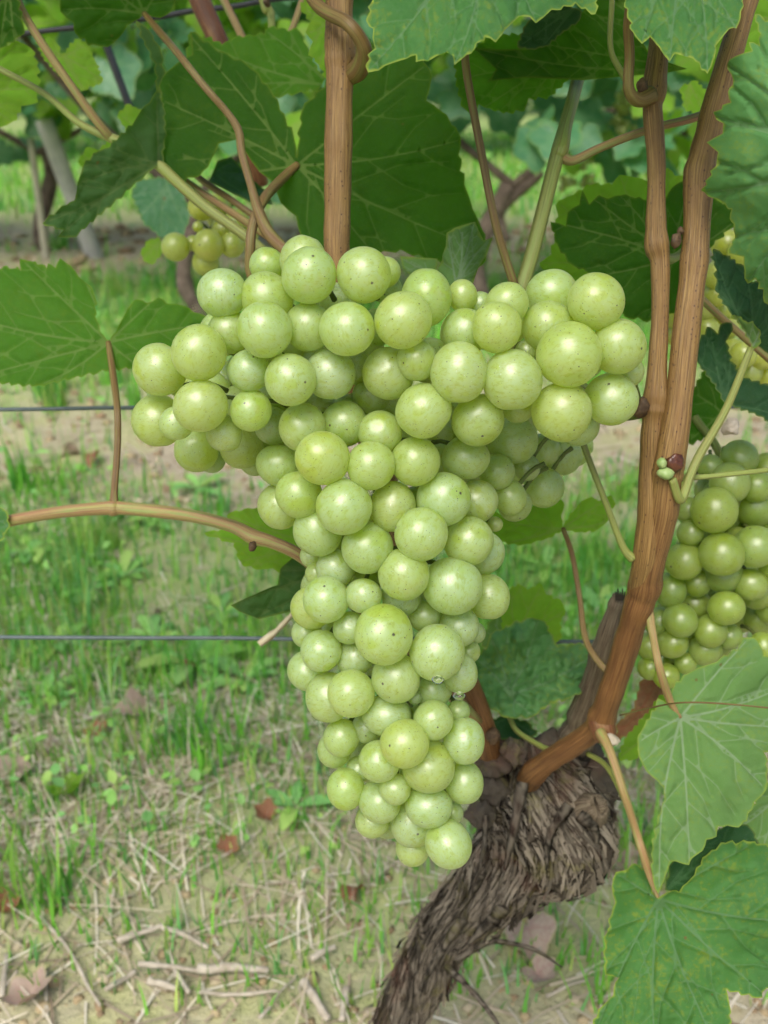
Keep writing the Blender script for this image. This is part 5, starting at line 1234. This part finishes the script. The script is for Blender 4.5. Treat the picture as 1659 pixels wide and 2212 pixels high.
def leafy(n, xr, yr, size, seed, dens, palette, lift=(.003, .03)):
    """small broad leaves of clover and other weeds"""
    r = np.random.default_rng(seed)
    X = r.uniform(*xr, n); Y = r.uniform(*yr, n); keep = r.random(n) < dens(X, Y); X, Y = X[keep], Y[keep]; n = len(X)
    Z = ground_z(X, Y) + r.uniform(*lift, n)
    s = r.uniform(*size, n); az = r.uniform(0, 6.283, n)
    tmpl = np.array([(0, 0, 0), (-.32, .35, .06), (0, .4, -.02), (.32, .35, .06), (-.26, .72, .03), (0, .75, -.03), (.26, .72, .03), (0, 1.05, -.10)])
    f = np.array([(0, 2, 1, 0), (0, 3, 2, 0), (1, 2, 5, 4), (2, 3, 6, 5), (4, 5, 7, 4), (5, 6, 7, 5)])
    tl = r.uniform(-.2, .9, n)
    c, sn = np.cos(az), np.sin(az)
    T = tmpl[None] * s[:, None, None]
    y2 = T[..., 1] * np.cos(tl)[:, None] - T[..., 2] * np.sin(tl)[:, None]; z2 = T[..., 1] * np.sin(tl)[:, None] + T[..., 2] * np.cos(tl)[:, None]
    V = np.stack([X[:, None] + T[..., 0] * c[:, None] - y2 * sn[:, None], Y[:, None] + T[..., 0] * sn[:, None] + y2 * c[:, None], Z[:, None] + z2], -1)
    tri = np.array([(0, 2, 1), (0, 3, 2), (1, 2, 5), (1, 5, 4), (2, 3, 6), (2, 6, 5), (4, 5, 7), (5, 6, 7)])
    Fq = ((np.arange(n) * 8)[:, None, None] + tri[None]).reshape(-1, 3)
    pal = np.array(palette); col = pal[r.integers(len(pal), size=n)] * r.uniform(.7, 1.25, (n, 1))
    return V.reshape(-1, 3), Fq, np.repeat(col, 8, 0)
def d_weed(X, Y):
    return np.clip(grassy(X, Y) * np.clip(-.05 + 1.6 * fbm(X * 4 + 2, Y * 4 + 7, 0, 99, 3) + .45, 0, 1), .01, 1)
WG = [(.26, .53, .11), (.31, .58, .16), (.22, .48, .14), (.40, .60, .15)]
cover("ground_weeds", [leafy(5000, (-.7, .7), (.55, 1.3), (.005, .015), 7, d_weed, WG), leafy(7000, (-1.5, 1.5), (1.2, 3.0), (.008, .026), 8, d_weed, WG), leafy(3000, (-3.5, 3.5), (3, 7), (.03, .06), 9, d_weed, WG)], M_WEED, "low broad-leaved ground cover among the grass", "ground cover")

def clods(n, xr, yr, size, seed):
    r = np.random.default_rng(seed)
    bm = bmesh.new(); bmesh.ops.create_icosphere(bm, subdivisions=1, radius=1)
    bv = np.array([v.co for v in bm.verts]); bf = np.array([[v.index for v in f.verts] for f in bm.faces]); bm.free()
    X = r.uniform(*xr, n); Y = r.uniform(*yr, n)
    keep = r.random(n) < np.clip(1.1 - grassy(X, Y) * 1.2, .02, 1); X, Y = X[keep], Y[keep]; n = len(X)
    s = size[0] + (size[1] - size[0]) * r.random(n) ** 3
    V = bv[None] * s[:, None, None] * r.uniform(.45, 1.35, (n, len(bv), 1)) * np.array([1, 1, .55]) + np.stack([X, Y, ground_z(X, Y) + s * .15], 1)[:, None]
    F3 = ((np.arange(n) * len(bv))[:, None, None] + bf[None]).reshape(-1, 3)
    pal = np.array([(.40, .32, .19), (.34, .26, .15), (.48, .41, .28), (.28, .20, .12)])
    col = np.repeat(pal[r.integers(4, size=n)] * r.uniform(.8, 1.15, (n, 1)), len(bv), 0)
    return V.reshape(-1, 3), F3, col
cover("soil_crumbs", [clods(3500, (-.6, .6), (.33, .62), (.0008, .006), 21), clods(3000, (-1.2, 1.2), (1.1, 1.9), (.002, .012), 22), clods(1500, (-2, 2), (2.5, 3.4), (.005, .03), 23)], vcol_mat("soil_crumb", .95, 0, .1), "crumbs and small clods of tan soil", "soil crumbs")

# rosette weeds
def rosette(x, y, n, ln, label, seed, toothy=True):
    r = np.random.default_rng(seed); c = G(x, y); c.z = float(ground_z(np.array([c.x]), np.array([c.y]))[0])
    t = thing("rosette_weed", c, label, "weed", "rosette weeds in the grass")
    for k in range(n):
        az = k / n * 6.283 + r.normal() * .25; L = ln * .75 * r.uniform(.6, 1.15); up = r.uniform(.25, .9)
        m = 12; s = np.linspace(0, 1, m)
        w = L * .145 * np.sin(np.pi * s ** 1.2) ** .8 * (1 + (.35 * ((np.arange(m) % 2) - .5) if toothy else 0)) + L * .012
        ang = up * (1 - 1.3 * s)
        px = np.cumsum(np.cos(ang)) * L / m; pz = np.cumsum(np.sin(ang)) * L / m + .004
        fw = np.array([math.cos(az), math.sin(az)]); sd_ = np.array([-fw[1], fw[0]])
        mid = np.stack([c.x + fw[0] * px, c.y + fw[1] * px, c.z + pz - w * .25], 1)
        l = mid + np.stack([sd_[0] * w, sd_[1] * w, w * .3], 1); rr = mid - np.stack([sd_[0] * w, sd_[1] * w, -w * .3], 1)
        V = np.vstack([l, mid, rr]); i = np.arange(m - 1)
        Fq = np.vstack([np.stack([i, m + i, m + i + 1, i + 1], -1), np.stack([m + i, 2 * m + i, 2 * m + i + 1, m + i + 1], -1)])
        me = mesh_np("leaf", V, Fq, M_WEED)
        cattr(me, "col", np.tile(np.array(WG[r.integers(4)]) * r.uniform(.8, 1.2), (3 * m, 1)))
        link("leaf", me, t)
for k, a in enumerate([(415, 1445, 12, .075, "dandelion-like rosette around a red dead leaf below the lower wire"), (330, 1385, 9, .06, "rosette with broad leaves under the lower wire at left"), (530, 1480, 9, .06, "leafy weed just left of the tip of the bunch"),
                       (190, 1280, 9, .065, "rosette in the grass below the reddish shoot"), (1300, 1330, 11, .075, "toothed weed left of the red brown cane"), (1345, 1620, 10, .05, "bright weed right of the trunk head"), (95, 1520, 8, .05, "weed in the straw at the left edge"),
                       (270, 1245, 9, .06, "pale rosette right below the shoot node"), (430, 1060, 8, .06, "weed on the bare strip above the reddish shoot"), (640, 1760, 8, .045, "grassy tuft of pale blades left of the bunch tip"), (60, 1200, 9, .06, "broad weed at the left edge under the reddish shoot"), (480, 1330, 8, .05, "small weed between the lower wire and the folded leaf"), (120, 1400, 8, .05, "weed under the lower wire near the left edge"), (330, 1130, 8, .06, "weed just below the reddish shoot at its middle"), (1180, 1230, 9, .06, "weed behind the two-lobed leaf right of the bunch")]):
    rosette(*a, seed=500 + k, toothy=k not in (9,))

# fallen leaves
def fallen(x, y, size, mat, label, seed, tilt=.35):
    size = size * .72
    r = np.random.default_rng(seed); c = G(x, y)
    me = generic_leaf("fallen_leaf", seed, mat, size, 12, r.uniform(.7, 1.6), r.uniform(-.9, .9))
    o = link("fallen_leaf", me, None, label, "fallen leaf", "fallen leaves")
    o.location = (c.x, c.y, float(ground_z(np.array([c.x]), np.array([c.y]))[0]) + .008)
    o.rotation_euler = (r.normal() * tilt, r.normal() * tilt, r.uniform(0, 6.28))
for k, a in enumerate([(490, 1852, .016, M_DRYLEAF, "small orange dead leaf in the grass left of the bunch tip"), (765, 1948, .017, M_DRYLEAF, "orange brown dead leaf left of the trunk"), (410, 1455, .020, M_DRYLEAF, "red dead leaf inside the rosette weed"),
                       (1140, 2015, .034, M_DRYPINK, "bleached pinkish leaf right of the trunk on bare soil"), (340, 1342, .020, M_DRYPINK, "pale brown leaf just above the lower wire"), (150, 1730, .030, M_LEAF_BRIGHT, "green fallen leaf at the lower left"),
                       (25, 1690, .032, M_DRYPINK, "dull purple brown leaf at the left edge"), (300, 1560, .034, M_DRYPINK, "curled brown leaf in the straw at lower left"), (165, 985, .030, M_DRYPINK, "pale leaf on the soil left of the thin leaf stalk"),
                       (205, 1000, .030, M_DRYLEAF, "reddish leaf on the soil touching the thin leaf stalk in the picture"), (60, 2185, .030, M_DRYPINK, "large grey pink leaf in the bottom left corner"), (580, 1780, .018, M_DRYLEAF, "narrow orange leaf standing in the grass"),
                       (1160, 2110, .022, M_DRYPINK, "small pink leaf on the soil right of the trunk"), (1340, 1870, .03, M_DRYPINK, "red brown leaf between the trunk and the corner leaf"), (15, 1990, .025, M_DRYLEAF, "rust coloured leaf at the left edge near the bottom"), (215, 1610, .02, M_DRYLEAF, "thin rust coloured leaf in the straw at left")]):
    fallen(*a, seed=700 + k)

# twigs: end points on the ground, radius
TW = [(427, 2105, 583, 2117, .0042, "thickest grey twig on the soil at lower left"), (260, 2053, 354, 2018, .0028, "grey twig at the upper left of the twig heap"), (354, 2020, 453, 2058, .0024, "bent grey twig in the middle of the twig heap"), (302, 2105, 432, 2105, .0026, "twig lying flat left of the thickest twig"),
      (230, 2157, 297, 2115, .0024, "short twig pointing down left in the twig heap"), (323, 2136, 385, 2157, .0034, "stubby twig under the thickest twig"), (380, 2110, 411, 2162, .0024, "short upright twig below the thickest twig"), (672, 2082, 724, 2053, .0030, "short twig left of the trunk base"),
      (656, 2136, 708, 2212, .0040, "stout twig at the bottom edge left of the trunk"), (750, 2141, 738, 2215, .0036, "second stout twig at the bottom edge beside the trunk"), (5, 2173, 21, 2079, .0030, "twig at the left edge near the bottom"), (10, 2150, 42, 2120, .0022, "thin twig at the left edge crossing another"),
      (95, 1990, 220, 2190, .0018, "long thin stalk running down at lower left"), (560, 2215, 640, 2110, .0014, "thin straight stalk near the bottom middle"), (430, 2160, 600, 2155, .0018, "thin straight twig under the thickest twig"), (1180, 2160, 1270, 2120, .0016, "pale thin twig right of the trunk at the bottom"), (1150, 2080, 1200, 2000, .0014, "thin pale stalk leaning right of the trunk")]
for k, (x0, y0, x1, y1, rad, lab) in enumerate(TW):
    a, b = G(x0, y0), G(x1, y1)
    t = np.linspace(0, 1, 12)[:, None]
    C = np.array(a) * (1 - t) + np.array(b) * t
    L = (b - a).length
    C[:, 0] += .025 * L * vnoise(t[:, 0] * 2 + k * 5, t[:, 0] * 0, 0, 4); C[:, 1] += .025 * L * vnoise(t[:, 0] * 2 + k * 9, t[:, 0] * 0, 0, 5)
    C[:, 2] = ground_z(C[:, 0], C[:, 1]) + rad * 1.1 + .003 + .004 * np.abs(vnoise(t[:, 0] * 2 + k, t[:, 0] * 0, 0, 6))
    R = rad * .8 * (1 - .25 * t[:, 0]) * (1 + .2 * vnoise(t[:, 0] * 8, t[:, 0] * 0 + k, 0, 7))
    V, Fq, u, v = tube_np(C, R, 9)
    me = quads_mesh("dry_twig", V, Fq, M_TWIG)
    link("dry_twig", me, None, lab, "twig", "dry twigs on the soil")
